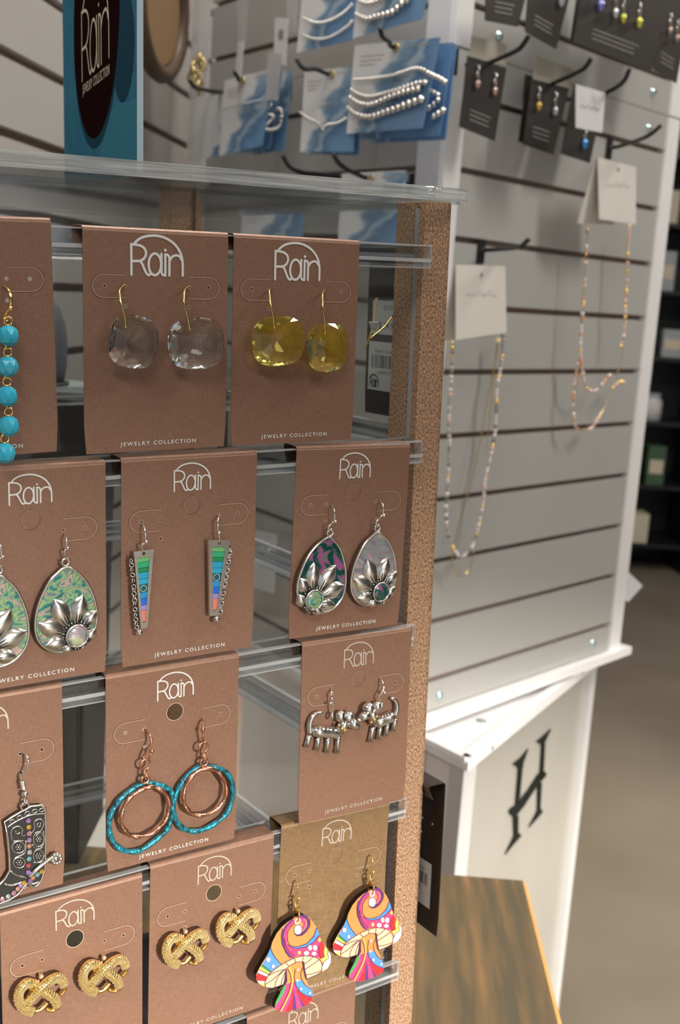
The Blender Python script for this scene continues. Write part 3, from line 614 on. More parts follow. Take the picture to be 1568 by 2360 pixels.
def drop_parts(mir):
    s_ = -1 if mir else 1; q = [(x * s_, z) for x, z in out_]
    if mir: q = q[::-1]
    body = MB().prism(q, -3.3 * mm, -2.6 * mm).mesh('shell', None)
    fr = MB().tube([V((x, -3.2 * mm, z)) for x, z in q], 0.62 * mm, 6, closed=True)
    fr.prism([(x * 1.0, z) for x, z in q], -2.5 * mm, -2.0 * mm); ring_mb(fr, (0, -3.0 * mm, 1.9 * mm), 1.5 * mm, 0.55 * mm, 'y', 16, 6)
    frame = fr.mesh('frame', M['silver'])
    pt = MB()
    for (b_, t), w_ in zip(petals, pw):
        b_ = V((b_[0] * s_, b_[1])); t = V((t[0] * s_, t[1])); d = t - b_; l = d.length; d.normalize(); nn = V((-d.y, d.x)); grid = []
        for i in range(7):
            u = i / 6; wd = w_ * mm * math.sin(math.pi * (0.10 + 0.90 * u)) ** 0.75 * 0.95 if u < 1 else 0.02 * mm
            wd = max(wd, 0.25 * mm) if u < 1 else 0.02 * mm
            for j in range(7):
                v = -1 + j / 3; c = b_ + d * (l * u) + nn * (wd * v)
                ridge = 0.16 * math.cos(v * 9.0) * (1 - u)
                grid.append(V((c.x, (-3.5 - (1.15 * (1 - v * v) * (0.35 + math.sin(math.pi * min(u * 0.85 + .1, 1)))) - ridge) * mm, c.y)))
        fs = [(i * 7 + j, i * 7 + j + 1, (i + 1) * 7 + j + 1, (i + 1) * 7 + j) for i in range(6) for j in range(6)]
        pt.add(grid, fs, 0, True)
        for v in (-0.45, 0, 0.45):
            a, b2 = b_ + nn * (v * w_ * mm * 0.4), b_ + d * l * (0.42 if v else 0.5) + nn * (v * w_ * mm * 0.85)
            pt.tube([V((a.x, -4.25 * mm, a.y)), V(((a.x + b2.x) / 2, (-4.72 if v else -4.9) * mm, (a.y + b2.y) / 2)), V((b2.x, (-4.62 if v else -5.0) * mm, b2.y))], [0.26 * mm, 0.24 * mm, 0.04 * mm], 5, mi=1)
    petal = pt.mesh('petals', [M['silver'], M['dark']])
    c = V((FC[0] * s_, 0, FC[1])); ct = MB()
    ct.prism([(c.x + x, c.z + z) for x, z in circ(0, 0, RR * 1.28, 24)], -3.9 * mm, -3.2 * mm, mi=1)
    ring_mb(ct, (c.x, -4.9 * mm, c.z), RR * 0.92, 0.5 * mm, 'y', 24, 6)
    for i in range(26):
        a = i * 2 * math.pi / 26; ct.tube([(c.x + RR * 1.02 * math.cos(a), -4.4 * mm, c.z + RR * 1.02 * math.sin(a)), (c.x + RR * 1.24 * math.cos(a), -4.2 * mm, c.z + RR * 1.24 * math.sin(a))], 0.24 * mm, 5)
    center = ct.mesh('rosette', [M['silver'], M['dark']])
    cab = MB().ball((c.x, -4.5 * mm, c.z), RR * 0.88, 18, 8, sc_=(1, 0.25, 1)).mesh('cabochon', None)
    return body, frame, petal, center, cab
DP = {0: drop_parts(False), 1: drop_parts(True)}
def shell_drop(label, apex, bottom, hook, mir, shell, cabm, grp):
    e = Ear('shell_drop_earring', label, *hook[0], group=grp)
    a = e.p(*apex, -3.5); b = e.p(*bottom, -3.5); ref = to_mm([(560, 2236)], g5, ORG)[0]; rx = -ref[0] if mir else ref[0]
    ang = math.atan2(b.x - a.x, -(b.z - a.z)) - math.atan2(rx, -ref[1])
    k = math.hypot(b.x - a.x, b.z - a.z) / math.hypot(*ref)
    mt = Matrix.Translation((a.x, 0, a.z)) @ Matrix.Rotation(-ang, 4, 'Y') @ Matrix.Scale(k, 4)
    ob = []
    for nm, me, mm_ in zip(('shell_inlay', 'frame', 'petals', 'rosette', 'cabochon'), DP[mir], (shell, None, None, None, cabm)):
        if mm_ is not None: me = me.copy(); me.materials.clear(); me.materials.append(mm_)
        ob.append(link(nm, me, e.root, mt))
    hk = [(hook[0][0], hook[0][1], 0.5)] + [(x, y, -4.2) for x, y in hook[1:-1]] + [(hook[-1][0], hook[-1][1], -3.4)]
    e.tube('ear_wire', hk, 0.38, M['silvers'])
    x, y = hook[2]; MB().ball(e.p(x + 3, y + 2, -4.6), 0.85 * mm).build('ball', M['silvers'], e.root)
    return e
G = 'shell flower drop earrings'
shell_drop('whole shell flower drop second from the left edge in the second row', (152.2, 1307), (140.7, 1502), [(148, 1228), (153, 1243), (153, 1262), (148, 1272), (155, 1292)], 0, M['shell'], M['shellp'], G)
shell_drop('shell flower drop cut off by the left edge in the second row', (-4, 1326), (-2, 1536), [(-8, 1244), (1, 1258), (3, 1282), (-4, 1292), (2, 1312)], 1, M['shell'], M['shellp'], G)
shell_drop('left shell flower drop of the pair beside the bronze post with dark shell', (761, 1238), (743, 1412), [(763, 1162), (771, 1178), (770, 1200), (757, 1215), (762, 1226)], 1, M['shelld'], M['shell'], G)
shell_drop('right shell flower drop of the pair beside the bronze post with pale shell', (871, 1227), (848, 1394), [(873, 1150), (883, 1165), (882, 1186), (867, 1204), (872, 1216)], 0, M['shellp'], M['shelld'], G)
# --- rainbow tapered bars
STR = [((0.17, 0.50, 0.18), 0.08), ((0.03, 0.42, 0.20), 0.165), ((0.01, 0.26, 0.08), 0.235), ((0.02, 0.36, 0.62), 0.335), ((0.02, 0.40, 0.66), 0.42), ((0.01, 0.10, 0.14), 0.54), ((0.02, 0.30, 0.65), 0.635), ((0.01, 0.16, 0.72), 0.74), ((0.36, 0.26, 0.68), 0.82), ((0.85, 0.22, 0.17), 1.0)]
smat = [mat('enamel_stripe_%s' % n, c, 0.12, coat=0.8) for (c, _), n in zip(STR, ('mint', 'green', 'deep_green', 'sky', 'cyan', 'dark_teal', 'azure', 'blue', 'lilac', 'coral'))]
M['eye'] = mat('pale_enamel_ring', (0.45, 0.62, 0.50), 0.15)
g6 = lambda x, y: (280 + x / 5.407, 1160 + y / 5.407)
def bar_ear(label, outer, inner, chain, ball, hook):
    e = Ear('tapered_bar_earring', label, *g6(*hook[0]), group='rainbow bar earrings', conv=g6)
    q = [e.p(x, y, -3.2) for x, y in outer]; i_ = [e.p(x, y, -3.2) for x, y in inner]
    top = (q[0] + q[1]) / 2; hc = (top.x, top.z - 1.3 * mm)
    MB().prism([(v.x, v.z) for v in q], -3.6 * mm, -2.2 * mm, [[(v.x, v.z) for v in i_], circ(hc[0], hc[1], 0.75 * mm, 12)]).build('frame', M['silver'], e.root)
    L_, R_ = lambda t: i_[0].lerp(i_[3], t), lambda t: i_[1].lerp(i_[2], t)
    a = 0.0
    for (c, b), m_ in zip(STR, smat):
        p = [L_(a), R_(a), R_(b - 0.006), L_(b - 0.006)]
        MB().prism([(v.x, v.z) for v in p], -3.3 * mm, -2.3 * mm).build('stripe', m_, e.root); a = b
    MB().prism([(v.x, v.z) for v in i_], -2.5 * mm, -2.3 * mm).build('inlay_bed', M['dark'], e.root)
    c = (L_(0.48) + R_(0.48)) / 2; w_ = (R_(0.48) - L_(0.48)).length
    ring_mb(MB(), (c.x, -3.35 * mm, c.z), w_ * 0.36, 0.17 * mm, 'y', 20, 5).build('enamel_ring', M['eye'], e.root)
    pts = spline(e.path(chain, -3.2), 6); mb = MB(); acc = 0; last = V(pts[0]); n = 0
    for a_, b_ in zip(pts[:-1], pts[1:]):
        a_, b_ = V(a_), V(b_); acc += (b_ - a_).length
        if acc > 1.35 * mm:
            acc = 0; n += 1; d = (b_ - a_).normalized(); ring = []
            for k in range(10):
                t = 2 * math.pi * k / 10; ring.append(b_ + d * (0.85 * mm * math.cos(t)) + V((0.72 * mm * math.sin(t), (0.45 * mm * math.sin(t) * (1 if n % 2 else -1)), 0)))
            mb.tube(ring, 0.32 * mm, 5, closed=True)
    mb.tube([V(p) + V((0, 0.7 * mm, 0)) for p in pts], 0.5 * mm, 5, mi=1)
    mb.build('side_chain', [M['silver'], M['dark']], e.root)
    MB().ball(e.p(*ball, -3.4), 1.5 * mm).build('ball', M['silvers'], e.root)
    hk = [(x, y, o) for (x, y), o in zip(hook, (0.5, -3.4, -4.4, -4.4, -3.0))]
    e.tube('ear_wire', hk, 0.4, M['silvers']); MB().ball(e.p(hook[2][0] + 8, hook[2][1], -4.8), 0.85 * mm).build('wire_ball', M['silvers'], e.root)
bar_ear('left rainbow tapered bar with chain along its left side', [(150, 603), (397, 570), (320, 1545), (237, 1562)], [(187, 682), (350, 655), (298, 1475), (262, 1485)], [(118, 655), (128, 800), (150, 1000), (165, 1250), (180, 1450), (195, 1575)], (218, 1608), [(255, 240), (290, 330), (300, 480), (255, 520), (268, 620)])
bar_ear('right rainbow tapered bar with chain along its right side', [(1080, 455), (1352, 460), (1205, 1396), (1095, 1402)], [(1128, 540), (1292, 542), (1180, 1330), (1140, 1332)], [(1362, 530), (1352, 620), (1325, 800), (1285, 1050), (1250, 1250), (1230, 1390)], (1183, 1442), [(1228, 125), (1203, 210), (1208, 370), (1222, 430), (1218, 500)])
# --- cowboy boot
gb = lambda x, y: (x / 5.9, 1700 + y / 5.9)
e = Ear('boot_earring', 'silver cowboy boot with rhinestones at the left edge', *gb(300, 180), conv=gb)
bo = [(65, 1140), (180, 1065), (290, 1000), (420, 930), (560, 915), (610, 950), (620, 1250), (612, 1640), (608, 1790), (560, 1930), (500, 2010), (430, 2040), (380, 1965), (330, 2010), (240, 2130), (130, 2200), (0, 2250), (-120, 2290), (-260, 2290), (-280, 2200), (-150, 2090), (0, 1990), (70, 1910), (132, 1800), (125, 1600), (95, 1350)]
q = [e.p(x, y, -3) for x, y in bo]; ql = [(v.x, v.z) for v in q]
MB().prism(ql, -3.2 * mm, -1.6 * mm, mi=0).build('boot', M['dark'], e.root)
mb = MB().tube([V((x, -3.2 * mm, z)) for x, z in ql], 0.5 * mm, 6, closed=True)
def bt(pts, r=0.28, closed=False): mb.tube(spline(e.path(pts, -3.4), 4, closed), r * mm, 5, closed=closed)
bt([(95, 1225), (200, 1150), (330, 1085), (450, 1045), (612, 1035)], 0.32)
for x, y in ((165, 1140), (265, 1085), (370, 1030), (470, 1000), (565, 985)): bt([(x - 38, y + 8), (x, y - 26), (x + 38, y - 8), (x, y + 26)], 0.2, True)
for x, y, rx, ry in ((250, 1490, 88, 80), (260, 1700, 80, 72), (525, 1380, 72, 100), (520, 1610, 70, 90)):
    bt([(x + rx * math.cos(i * math.pi / 5), y + ry * math.sin(i * math.pi / 5)) for i in range(10)], 0.3, True)
    for i in range(6): mb.ball(e.p(x + 32 * math.cos(i * 1.047), y + 32 * math.sin(i * 1.047), -3.4), 0.34 * mm, 6, 4)
    mb.ball(e.p(x, y, -3.5), 0.42 * mm, 6, 4)
bt([(350, 1330), (290, 1320), (305, 1240), (240, 1205), (170, 1240), (150, 1310), (175, 1400), (240, 1400), (330, 1400)], 0.3)
bt([(430, 1300), (470, 1230), (460, 1160), (510, 1110), (575, 1120), (590, 1190), (540, 1280), (480, 1340)], 0.3)
bt([(520, 1160), (500, 1200), (540, 1210), (550, 1160)], 0.26); bt([(210, 1270), (230, 1310), (270, 1290)], 0.26)
bt([(590, 1270), (600, 1400), (560, 1500), (480, 1500), (440, 1450)], 0.3); bt([(350, 1400), (340, 1560), (230, 1620), (200, 1640)], 0.3); bt([(450, 1700), (560, 1680), (600, 1600)], 0.3)
bt([(140, 1815), (250, 1880), (360, 1900)], 0.5); bt([(60, 1990), (160, 2010), (300, 1960)], 0.5); bt([(380, 1960), (430, 1990), (520, 1960)], 0.7)
mb.build('silver_relief', M['silver'], e.root)
mb = MB().tube(spline(e.path([(395, 1890, -4), (500, 1790, -4.4), (620, 1690, -4), (700, 1640, -3.6)]), 4), 0.9 * mm, 8)
for i in range(9): mb.ball(e.p(765 + 58 * math.cos(i * 0.7), 1650 + 62 * math.sin(i * 0.7), -3.6), 0.95 * mm, 8, 6)
mb.ball(e.p(755, 1650, -4), 1.1 * mm, 8, 6); mb.build('spur', M['silver'], e.root)
stone = MB(); stone.ball((0, 0, 0), 1.12 * mm, 8, 5, sc_=(1, 0.7, 1)); stone.sm = [False] * len(stone.sm); stm = stone.mesh('rhinestone', M['rhine'])
rc = [mat('rhinestone_' + n, c, 0.06, 0.75) for n, c in (('violet', (0.6, 0.35, 0.85)), ('amber', (0.95, 0.60, 0.12)), ('rose', (0.9, 0.5, 0.6)), ('lilac', (0.65, 0.45, 0.85)), ('coral', (0.95, 0.5, 0.35)), ('red', (0.85, 0.2, 0.2)), ('ice', (0.75, 0.8, 0.85)), ('aqua', (0.35, 0.75, 0.8)))]
seq = [0, 1, 2, 3, 4, 6, 7, 5, 0, 1, 3, 4, 2, 6, 2, 1, 7, 4, 0]
for i, (x, y) in enumerate(((385, 1130), (390, 1218), (395, 1305), (395, 1395), (397, 1475), (400, 1562), (395, 1650), (385, 1740), (385, 1835), (325, 1975), (285, 2010), (240, 2060), (185, 2115), (110, 2160), (30, 2200), (562, 1825), (508, 1862), (445, 1905), (410, 1950))):
    me = stm.copy(); me.materials[0] = rc[seq[i]]; link('rhinestone', me, e.root, Matrix.Translation(e.p(x, y, -3.8)) @ Matrix.Rotation(i, 4, 'Y'))
e.tube('ear_wire', [(300, 180, 0.5), (355, 240, -3), (385, 330, -4.5), (350, 450, -4), (290, 520, -3.4), (295, 580, -3.4)], 0.5, M['silvers'])
mb = MB()
for i in range(9): ring_mb(mb, e.p(300 + i * 2.5, 590 + i * 13, -3.4), 0.85 * mm, 0.3 * mm, 'z', 12, 5)
mb.build('coil', M['silvers'], e.root); MB().ball(e.p(338, 765, -3.4), 1.45 * mm, 12, 8).build('ball', M['silvers'], e.root)
mb = MB(); ring_mb(mb, e.p(348, 860, -3.2), 1.5 * mm, 0.42 * mm, 'q', 16, 6); ring_mb(mb, e.p(340, 935, -3.0), 1.6 * mm, 0.5 * mm, 'y', 16, 6); mb.build('loop', M['silver'], e.root)
# --- copper and teal hoops
g8 = lambda x, y: (230 + x / 4.752, 1640 + y / 4.752)
def hoop(label, teal, cop, bail, ring, hook, ball, tail):
    e = Ear('double_hoop_earring', label, *g8(*hook[0]), group='copper and teal hoop earrings', conv=g8); rnd = random.Random(3)
    q = spline(e.path(teal, -2.6), 5, True); MB().tube(q, [(1.25 + 0.28 * math.sin(i * 0.9) * rnd.random()) * mm for i in range(len(q))], 8, closed=True).build('outer_hoop', M['patina'], e.root)
    q = spline(e.path(cop, -4.6), 5, True); MB().tube(q, [(0.98 + 0.22 * math.sin(i * 0.8 + rnd.random())) * mm for i in range(len(q))], 8, closed=True).build('inner_hoop', M['copper'], e.root)
    mb = MB(); ring_mb(mb, e.p(*bail, -4), 1.7 * mm, 0.62 * mm, 'y', 16, 6); mb.build('bail', M['copper'], e.root)
    mb = MB(); ring_mb(mb, e.p(bail[0] + 5, (bail[1] + ring[1]) / 2 + 10, -4.6), 1.6 * mm, 0.42 * mm, 'q', 16, 6, 1.25); ring_mb(mb, e.p(*ring, -4.4), 2.3 * mm, 0.48 * mm, 'y', 20, 6); mb.build('jump_rings', M['copper'], e.root)
    hk = [(x, y, o) for (x, y), o in zip(hook, [0.5, -3.2, -4.6, -4.4, -3.6, -4.2, -4.6][:len(hook)])]
    e.tube('ear_wire', hk, 0.5, M['copper']); MB().ball(e.p(*ball, -4.8), 1.05 * mm).build('ball', M['copper'], e.root); e.tube('wire_tail', [(*ball, -4.8), (*tail, -4.4)], 0.42, M['copper'], sp=0)
hoop('left copper and teal double hoop', [(440, 800), (330, 870), (200, 985), (125, 1120), (98, 1250), (130, 1400), (220, 1500), (350, 1535), (480, 1500), (620, 1400), (735, 1290), (785, 1150), (800, 1000), (790, 900), (740, 840), (640, 800), (530, 785)],
     [(500, 838), (400, 890), (300, 980), (245, 1100), (238, 1220), (282, 1310), (360, 1362), (440, 1370), (560, 1335), (660, 1260), (738, 1150), (758, 1020), (735, 920), (660, 855), (580, 825)], (495, 745), (497, 578), [(495, 195), (545, 250), (566, 330), (530, 410), (485, 480), (478, 545)], (570, 432), (530, 530))
hoop('right copper and teal double hoop overlapping the left one', [(1100, 600), (985, 680), (880, 810), (825, 930), (802, 1060), (830, 1180), (900, 1270), (1010, 1310), (1140, 1290), (1270, 1220), (1390, 1110), (1448, 950), (1450, 790), (1400, 680), (1310, 625), (1210, 600)],
     [(1180, 622), (1075, 650), (985, 740), (925, 870), (922, 990), (962, 1075), (1040, 1130), (1150, 1132), (1280, 1070), (1360, 970), (1388, 850), (1358, 740), (1285, 655)], (1140, 555), (1133, 392), [(1123, 70), (1132, 120), (1130, 200), (1130, 270), (1136, 345)], (1128, 200), (1137, 350))
# --- dogs
gd = lambda x, y: (690 + x / 6.272, 1540 + y / 6.272)
def ell(mb, e, x, y, off, rx, rz, ry=None, mi=0, ang=0.0):
    st = len(mb.v); mb.ball((0, 0, 0), 1, 14, 9, mi, (rx * mm, (ry or min(rx, rz)) * mm, rz * mm)); mt = Matrix.Translation(e.p(x, y, off)) @ Matrix.Rotation(math.radians(ang), 4, 'Y')
    return mb.xf(mt, st)
def dog(label, body, tail, legs, head, ear_, snout, nose, beads, hook, ball, loop_):
    e = Ear('dog_earring', label, *gd(*hook[0]), group='silver dog earrings', conv=gd)
    mb = MB().tube(spline(e.path(body, -3.4), 4), [x * mm for x in (1.2, 2.6, 3.0, 2.9, 2.8, 2.9, 3.0, 2.8, 1.6)][:4 * (len(body) - 1) + 1] if len(body) == 3 else 2.8 * mm, 12)
    t = spline(e.path(tail, -3.4), 4); mb.tube(t, [(1.5 - 0.7 * i / len(t)) * mm for i in range(len(t))], 8)
    for lg in legs:
        l = e.path(lg, -3.0); mb.tube(l, [1.6 * mm, 1.25 * mm, 1.5 * mm][:len(l)] if len(l) == 3 else [1.2 * mm, 1.1 * mm], 8); ell(mb, e, lg[-1][0], lg[-1][1] - 8, -3.4, 1.3, 0.9)
    mb.tube([e.p(body[2][0] if snout[-1][0] > head[0] else body[0][0], (body[2][1] if snout[-1][0] > head[0] else body[0][1]) - 20, -3.8), e.p(head[0] - (20 if snout[-1][0] > head[0] else -25), head[1] + 20, -4.6)], [2.6 * mm, 2.3 * mm], 10)
    ell(mb, e, *head[:2], -5.2, head[2], head[3], 2.6, ang=head[4]); ell(mb, e, *ear_[:2], -5.0, ear_[2], ear_[3], 2.0, ang=ear_[4])
    s_ = e.path(snout, -5.2); mb.tube(s_, [2.8 * mm, 2.1 * mm, 1.6 * mm], 10); ell(mb, e, *snout[-1], -5.2, 1.3, 1.2)
    mb.build('body', M['silver'], e.root)
    d = MB()
    for lg in legs:
        for k in (-12, 10): d.tube([e.p(lg[-1][0] + k, lg[-1][1] - 22, -4.6), e.p(lg[-1][0] + k, lg[-1][1] + 8, -4.5)], 0.2 * mm, 5)
    for k in range(5):
        a = 0.2 + 0.15 * k; i = a * 2; p0 = V(body[0]).lerp(V(body[1]), min(i, 1)) if i < 1 else V(body[1]).lerp(V(body[2]), i - 1)
        d.tube([e.p(p0.x, p0.y - 70, -5.4), e.p(p0.x + 3, p0.y - 30, -6.1)], 0.26 * mm, 5)
    hx, hy = head[:2]; sx = 1 if snout[-1][0] > hx else -1
    d.ball(e.p(hx - 40 * sx + (0 if sx > 0 else 20), hy + 35, -7.6), 0.42 * mm, 8, 5); d.ball(e.p(hx + 40 * sx, hy + 45, -7.2), 0.42 * mm, 8, 5)
    d.tube(spline(e.path([(hx - 55 * sx, hy - 85, -5.6), (hx - 62 * sx, hy - 20, -7.2), (hx - 60 * sx, hy + 70, -6.6)]), 3), 0.3 * mm, 5)
    d.build('dark_lines', M['dark'], e.root); MB().ball(e.p(*nose, -6.0), 0.75 * mm).build('nose', M['silvers'], e.root)
    for x, y in beads: MB().ball(e.p(x, y, -6.4), 0.72 * mm).build('collar_bead', M['goldp'], e.root)
    mb = MB(); ring_mb(mb, e.p(*loop_, -4.8), 1.5 * mm, 0.6 * mm, 'q', 16, 6); mb.build('loop', M['silver'], e.root)
    e.tube('ear_wire', [(x, y, o) for (x, y), o in zip(hook, (0.5, -3.6, -5, -4.8, -4.6))], 0.4, M['silvers']); MB().ball(e.p(*ball, -5), 0.85 * mm).build('ball', M['silvers'], e.root)
dog('left silver dog earring facing right', [(190, 905), (390, 925), (570, 940)], [(155, 940), (150, 810), (190, 700), (250, 655), (330, 645)], [[(150, 960), (118, 1060), (105, 1130)], [(272, 1000), (262, 1080), (248, 1175)], [(412, 1010), (405, 1100), (390, 1210)], [(560, 980), (550, 1090), (538, 1218)]],
    (710, 705, 3.3, 3.0, 10), (598, 695, 2.7, 2.9, 0), [(735, 770), (800, 830), (850, 855)], (872, 850), [(575, 825), (617, 870), (660, 902)], [(480, 250), (462, 370), (485, 500), (487, 600), (480, 660)], (452, 512), (478, 690))
dog('right silver dog earring facing left', [(1080, 800), (1230, 740), (1360, 685)], [(1385, 680), (1410, 560), (1385, 460), (1325, 435)], [[(1070, 840), (1040, 940), (1022, 1055)], [(1165, 830), (1155, 920), (1140, 1020)], [(1270, 790), (1260, 880), (1245, 970)], [(1375, 730), (1370, 810), (1352, 900)]],
    (1000, 580, 3.3, 3.0, -25), (1125, 555, 2.4, 2.7, 0), [(985, 650), (920, 705), (872, 745)], (860, 748), [(1125, 700), (1088, 745), (1040, 783)], [(1143, 110), (1205, 200), (1217, 310), (1150, 420), (1190, 520)], (1232, 355), (1190, 545))
# --- gold knots
gk = lambda x, y: (340 + x / 5.6, 2060 + y / 5.6)
KB = [[(430, 575, -3.2), (335, 560, -4), (255, 645, -4.6), (238, 760, -4.8), (300, 870, -4.8), (400, 905, -4.4)], [(745, 590, -4.0), (705, 500, -4.8), (610, 530, -5.8), (490, 630, -6.4), (385, 740, -5.6), (330, 800, -4.6)], [(420, 600, -4.2), (530, 665, -5.4), (640, 755, -6.0), (665, 850, -4.6)]]
KS = [[(330, 560, -3.2), (380, 640, -3.8), (370, 760, -3.8), (330, 850, -3.4)], [(400, 905, -4.0), (490, 880, -4.4), (560, 800, -4.2)], [(745, 590, -4.2), (755, 650, -3.8), (700, 720, -3.6)], [(665, 850, -4.4), (620, 900, -4.2), (540, 880, -3.8)]]
kb = Ear('t', 't', *gk(450, 430), conv=gk); ko = kb.o
mb = MB(); pv = MB(); rnd = random.Random(5)
for b in KB:
    q = spline(kb.path(b), 5); mb.tube(q, 2.0 * mm, 10, flat=None); L_ = 0
    for i in range(len(q) - 1):
        a, c = V(q[i]), V(q[i + 1]); d = (c - a).normalized(); u = d.cross(V((0, 1, 0))).normalized(); w_ = V((0, -1, 0))
        if (L_ := L_ + (c - a).length) < 0.55 * mm: continue
        L_ = 0
        for k in range(-3, 4):
            t = k * 0.40 + (0.2 if i % 2 else 0); pv.ball(a + (u * math.sin(t) + w_ * math.cos(t)) * 2.0 * mm, 0.46 * mm, 5, 3)
pv.sm = [False] * len(pv.sm)
for b in KS: mb.tube(spline(kb.path(b), 4), [1.0 * mm] * (4 * (len(b) - 1) + 1), 8)
knot_me, pave_me = mb.mesh('knot', M['goldp']), pv.mesh('crystal_pave', M['pave'])
sb = MB().ball(kb.p(492, 492, -3.0), 1.25 * mm); sb.tube([kb.p(450, 432, 0.4), kb.p(480, 480, -2.4)], 0.4 * mm, 6); stud_me = sb.mesh('stud_post', mat('pale_stud', (0.75, 0.52, 0.30), 0.3, 0.7))
bpy.data.objects.remove(kb.root)
b0 = P(427, 2185, -4)
for px, py, lab in ((427, 2185, 'left gold knot stud on the card beside the mushroom earrings'), (548, 2137, 'right gold knot stud on the card beside the mushroom earrings'), (94, 2291, 'left gold knot stud on the card in the lower left corner'), (239, 2247, 'right gold knot stud on the card in the lower left corner')):
    d = P(px, py, -4) - b0; rt = thing('knot_stud_earring', lab, 'earring', DF.T(ko + d), 'gold knot stud earrings')
    link('knot', knot_me, rt); tag(link('crystal_pave', pave_me, rt), kind='stuff'); link('stud_post', stud_me, rt)
# --- mushrooms
gm = lambda x, y: (570 + x / 6.94, 2010 + y / 6.94)
C_ = {n: mat('print_' + n, c, 0.25, coat=0.6) for n, c in dict(orange=(0.80, 0.27, 0.085), blue=(0.09, 0.29, 0.80), purple=(0.12, 0.035, 0.18), pink=(0.70, 0.06, 0.20), white=(0.85, 0.85, 0.83), red=(0.78, 0.03, 0.04), yellow=(0.72, 0.68, 0.14), green=(0.05, 0.32, 0.09), peach=(0.78, 0.50, 0.34), gold=(0.68, 0.40, 0.08), line=(0.06, 0.02, 0.06)).items()}
ci = {n: i for i, n in enumerate(C_)}
CAP = [(745, 735), (830, 690), (920, 690), (1000, 735), (1055, 800), (1105, 880), (1150, 1000), (1200, 1120), (1290, 1240), (1335, 1330), (1335, 1440), (1290, 1530), (1200, 1590), (1100, 1640), (950, 1700)]
STEM = [(945, 1730), (990, 1830), (1050, 1930), (1050, 2010), (1010, 2080), (900, 2150), (720, 2210), (560, 2240), (440, 2180), (460, 2080), (540, 1910), (610, 1770)]
LEFT = [(580, 1800), (400, 1850), (290, 1840), (200, 1790), (150, 1720), (145, 1640), (180, 1560), (230, 1470), (330, 1310), (375, 1220), (400, 1120), (470, 980), (560, 870), (640, 800)]
POLY = [('pink', STEM + [(620, 1540), (700, 1480), (790, 1430), (880, 1420)]), ('green', [(632, 1740), (615, 1860), (550, 2000), (470, 2110), (440, 2170), (455, 2075), (540, 1910), (615, 1760)]),
    ('blue', [(800, 1440), (875, 1425), (885, 1520), (850, 1620), (860, 1700), (920, 1800), (1010, 1860), (1050, 1940), (1048, 1990), (950, 1975), (840, 1910), (770, 1800), (748, 1680), (765, 1540)]),
    ('orange', [(885, 1530), (925, 1600), (945, 1720), (990, 1830), (1010, 1862), (920, 1800), (862, 1700), (855, 1620)]), ('red', [(780, 1870), (860, 1930), (950, 1978), (1048, 1992), (1035, 2060), (925, 2135), (835, 2010)]),
    ('red', [(722, 1850), (700, 2050), (600, 2238), (720, 2210), (742, 2000)]), ('purple', [(745, 1850), (718, 2210), (790, 2192), (770, 2020)]), ('purple', [(775, 1870), (880, 2155), (925, 2135), (840, 2010)]),
    ('orange', CAP + LEFT[1:]), ('blue', [(372, 1212), (400, 1290), (450, 1370), (540, 1470), (470, 1520), (380, 1590), (238, 1480), (330, 1310)]), ('green', [(240, 1478), (385, 1590), (350, 1606), (215, 1512)]),
    ('yellow', [(215, 1512), (350, 1604), (335, 1625), (195, 1556)]), ('white', [(188, 1570), (332, 1640), (320, 1672), (168, 1612)]), ('red', [(165, 1618), (318, 1676), (282, 1742), (158, 1735), (145, 1660)]),
    ('white', [(160, 1738), (282, 1745), (276, 1768), (178, 1770)]), ('yellow', [(182, 1775), (276, 1770), (275, 1825), (215, 1800)]),
    ('pink', [(640, 1150), (700, 1190), (800, 1215), (930, 1190), (1050, 1120), (1155, 1005), (1190, 1100), (1150, 1180), (1140, 1290), (1170, 1380), (1050, 1345), (900, 1330), (740, 1350), (670, 1280), (620, 1190)]),
    ('blue', [(690, 1178), (800, 1190), (950, 1140), (1060, 1020), (1108, 885), (1152, 1002), (1050, 1122), (930, 1192), (800, 1217), (725, 1205)]),
    ('red', [(1188, 1100), (1235, 1175), (1215, 1280), (1232, 1355), (1175, 1375), (1140, 1290), (1145, 1180)]), ('yellow', [(1230, 1170), (1290, 1250), (1285, 1330), (1305, 1365), (1205, 1440), (1178, 1378), (1232, 1352), (1212, 1275)]),
    ('white', [(1290, 1245), (1335, 1335), (1333, 1440), (1285, 1535), (1205, 1585), (1200, 1500), (1218, 1430), (1305, 1365), (1285, 1320)])]
RIB = [('purple', [(735, 1365), (650, 1285), (590, 1170), (565, 1040), (590, 920), (650, 830), (735, 760)], 46), ('pink', [(745, 1335), (690, 1280), (632, 1190), (610, 1060), (620, 950), (670, 860), (750, 780)], 52),
    ('purple', [(800, 712), (920, 715), (972, 775), (970, 860), (920, 940), (855, 985), (785, 990)], 50), ('pink', [(825, 735), (880, 760), (915, 820), (900, 880), (870, 910)], 56), ('gold', [(665, 1500), (708, 1620), (722, 1740), (690, 1900), (620, 2060), (535, 2225)], 34)]
ELL = [('white', 810, 920, 60, 74), ('white', 1003, 1207, 30, 44), ('white', 1082, 1207, 34, 44), ('white', 945, 1293, 42, 34), ('white', 1065, 1300, 38, 30), ('pink', 1022, 1268, 19, 26), ('yellow', 1152, 1080, 22, 32), ('yellow', 830, 1285, 24, 30), ('pink', 738, 1268, 15, 20), ('white', 335, 1395, 34, 38), ('white', 413, 1502, 26, 30), ('white', 808, 1555, 16, 20), ('white', 800, 1725, 17, 22), ('white', 858, 1862, 18, 22), ('white', 996, 1930, 17, 20), ('blue', 1070, 1040, 14, 18)]
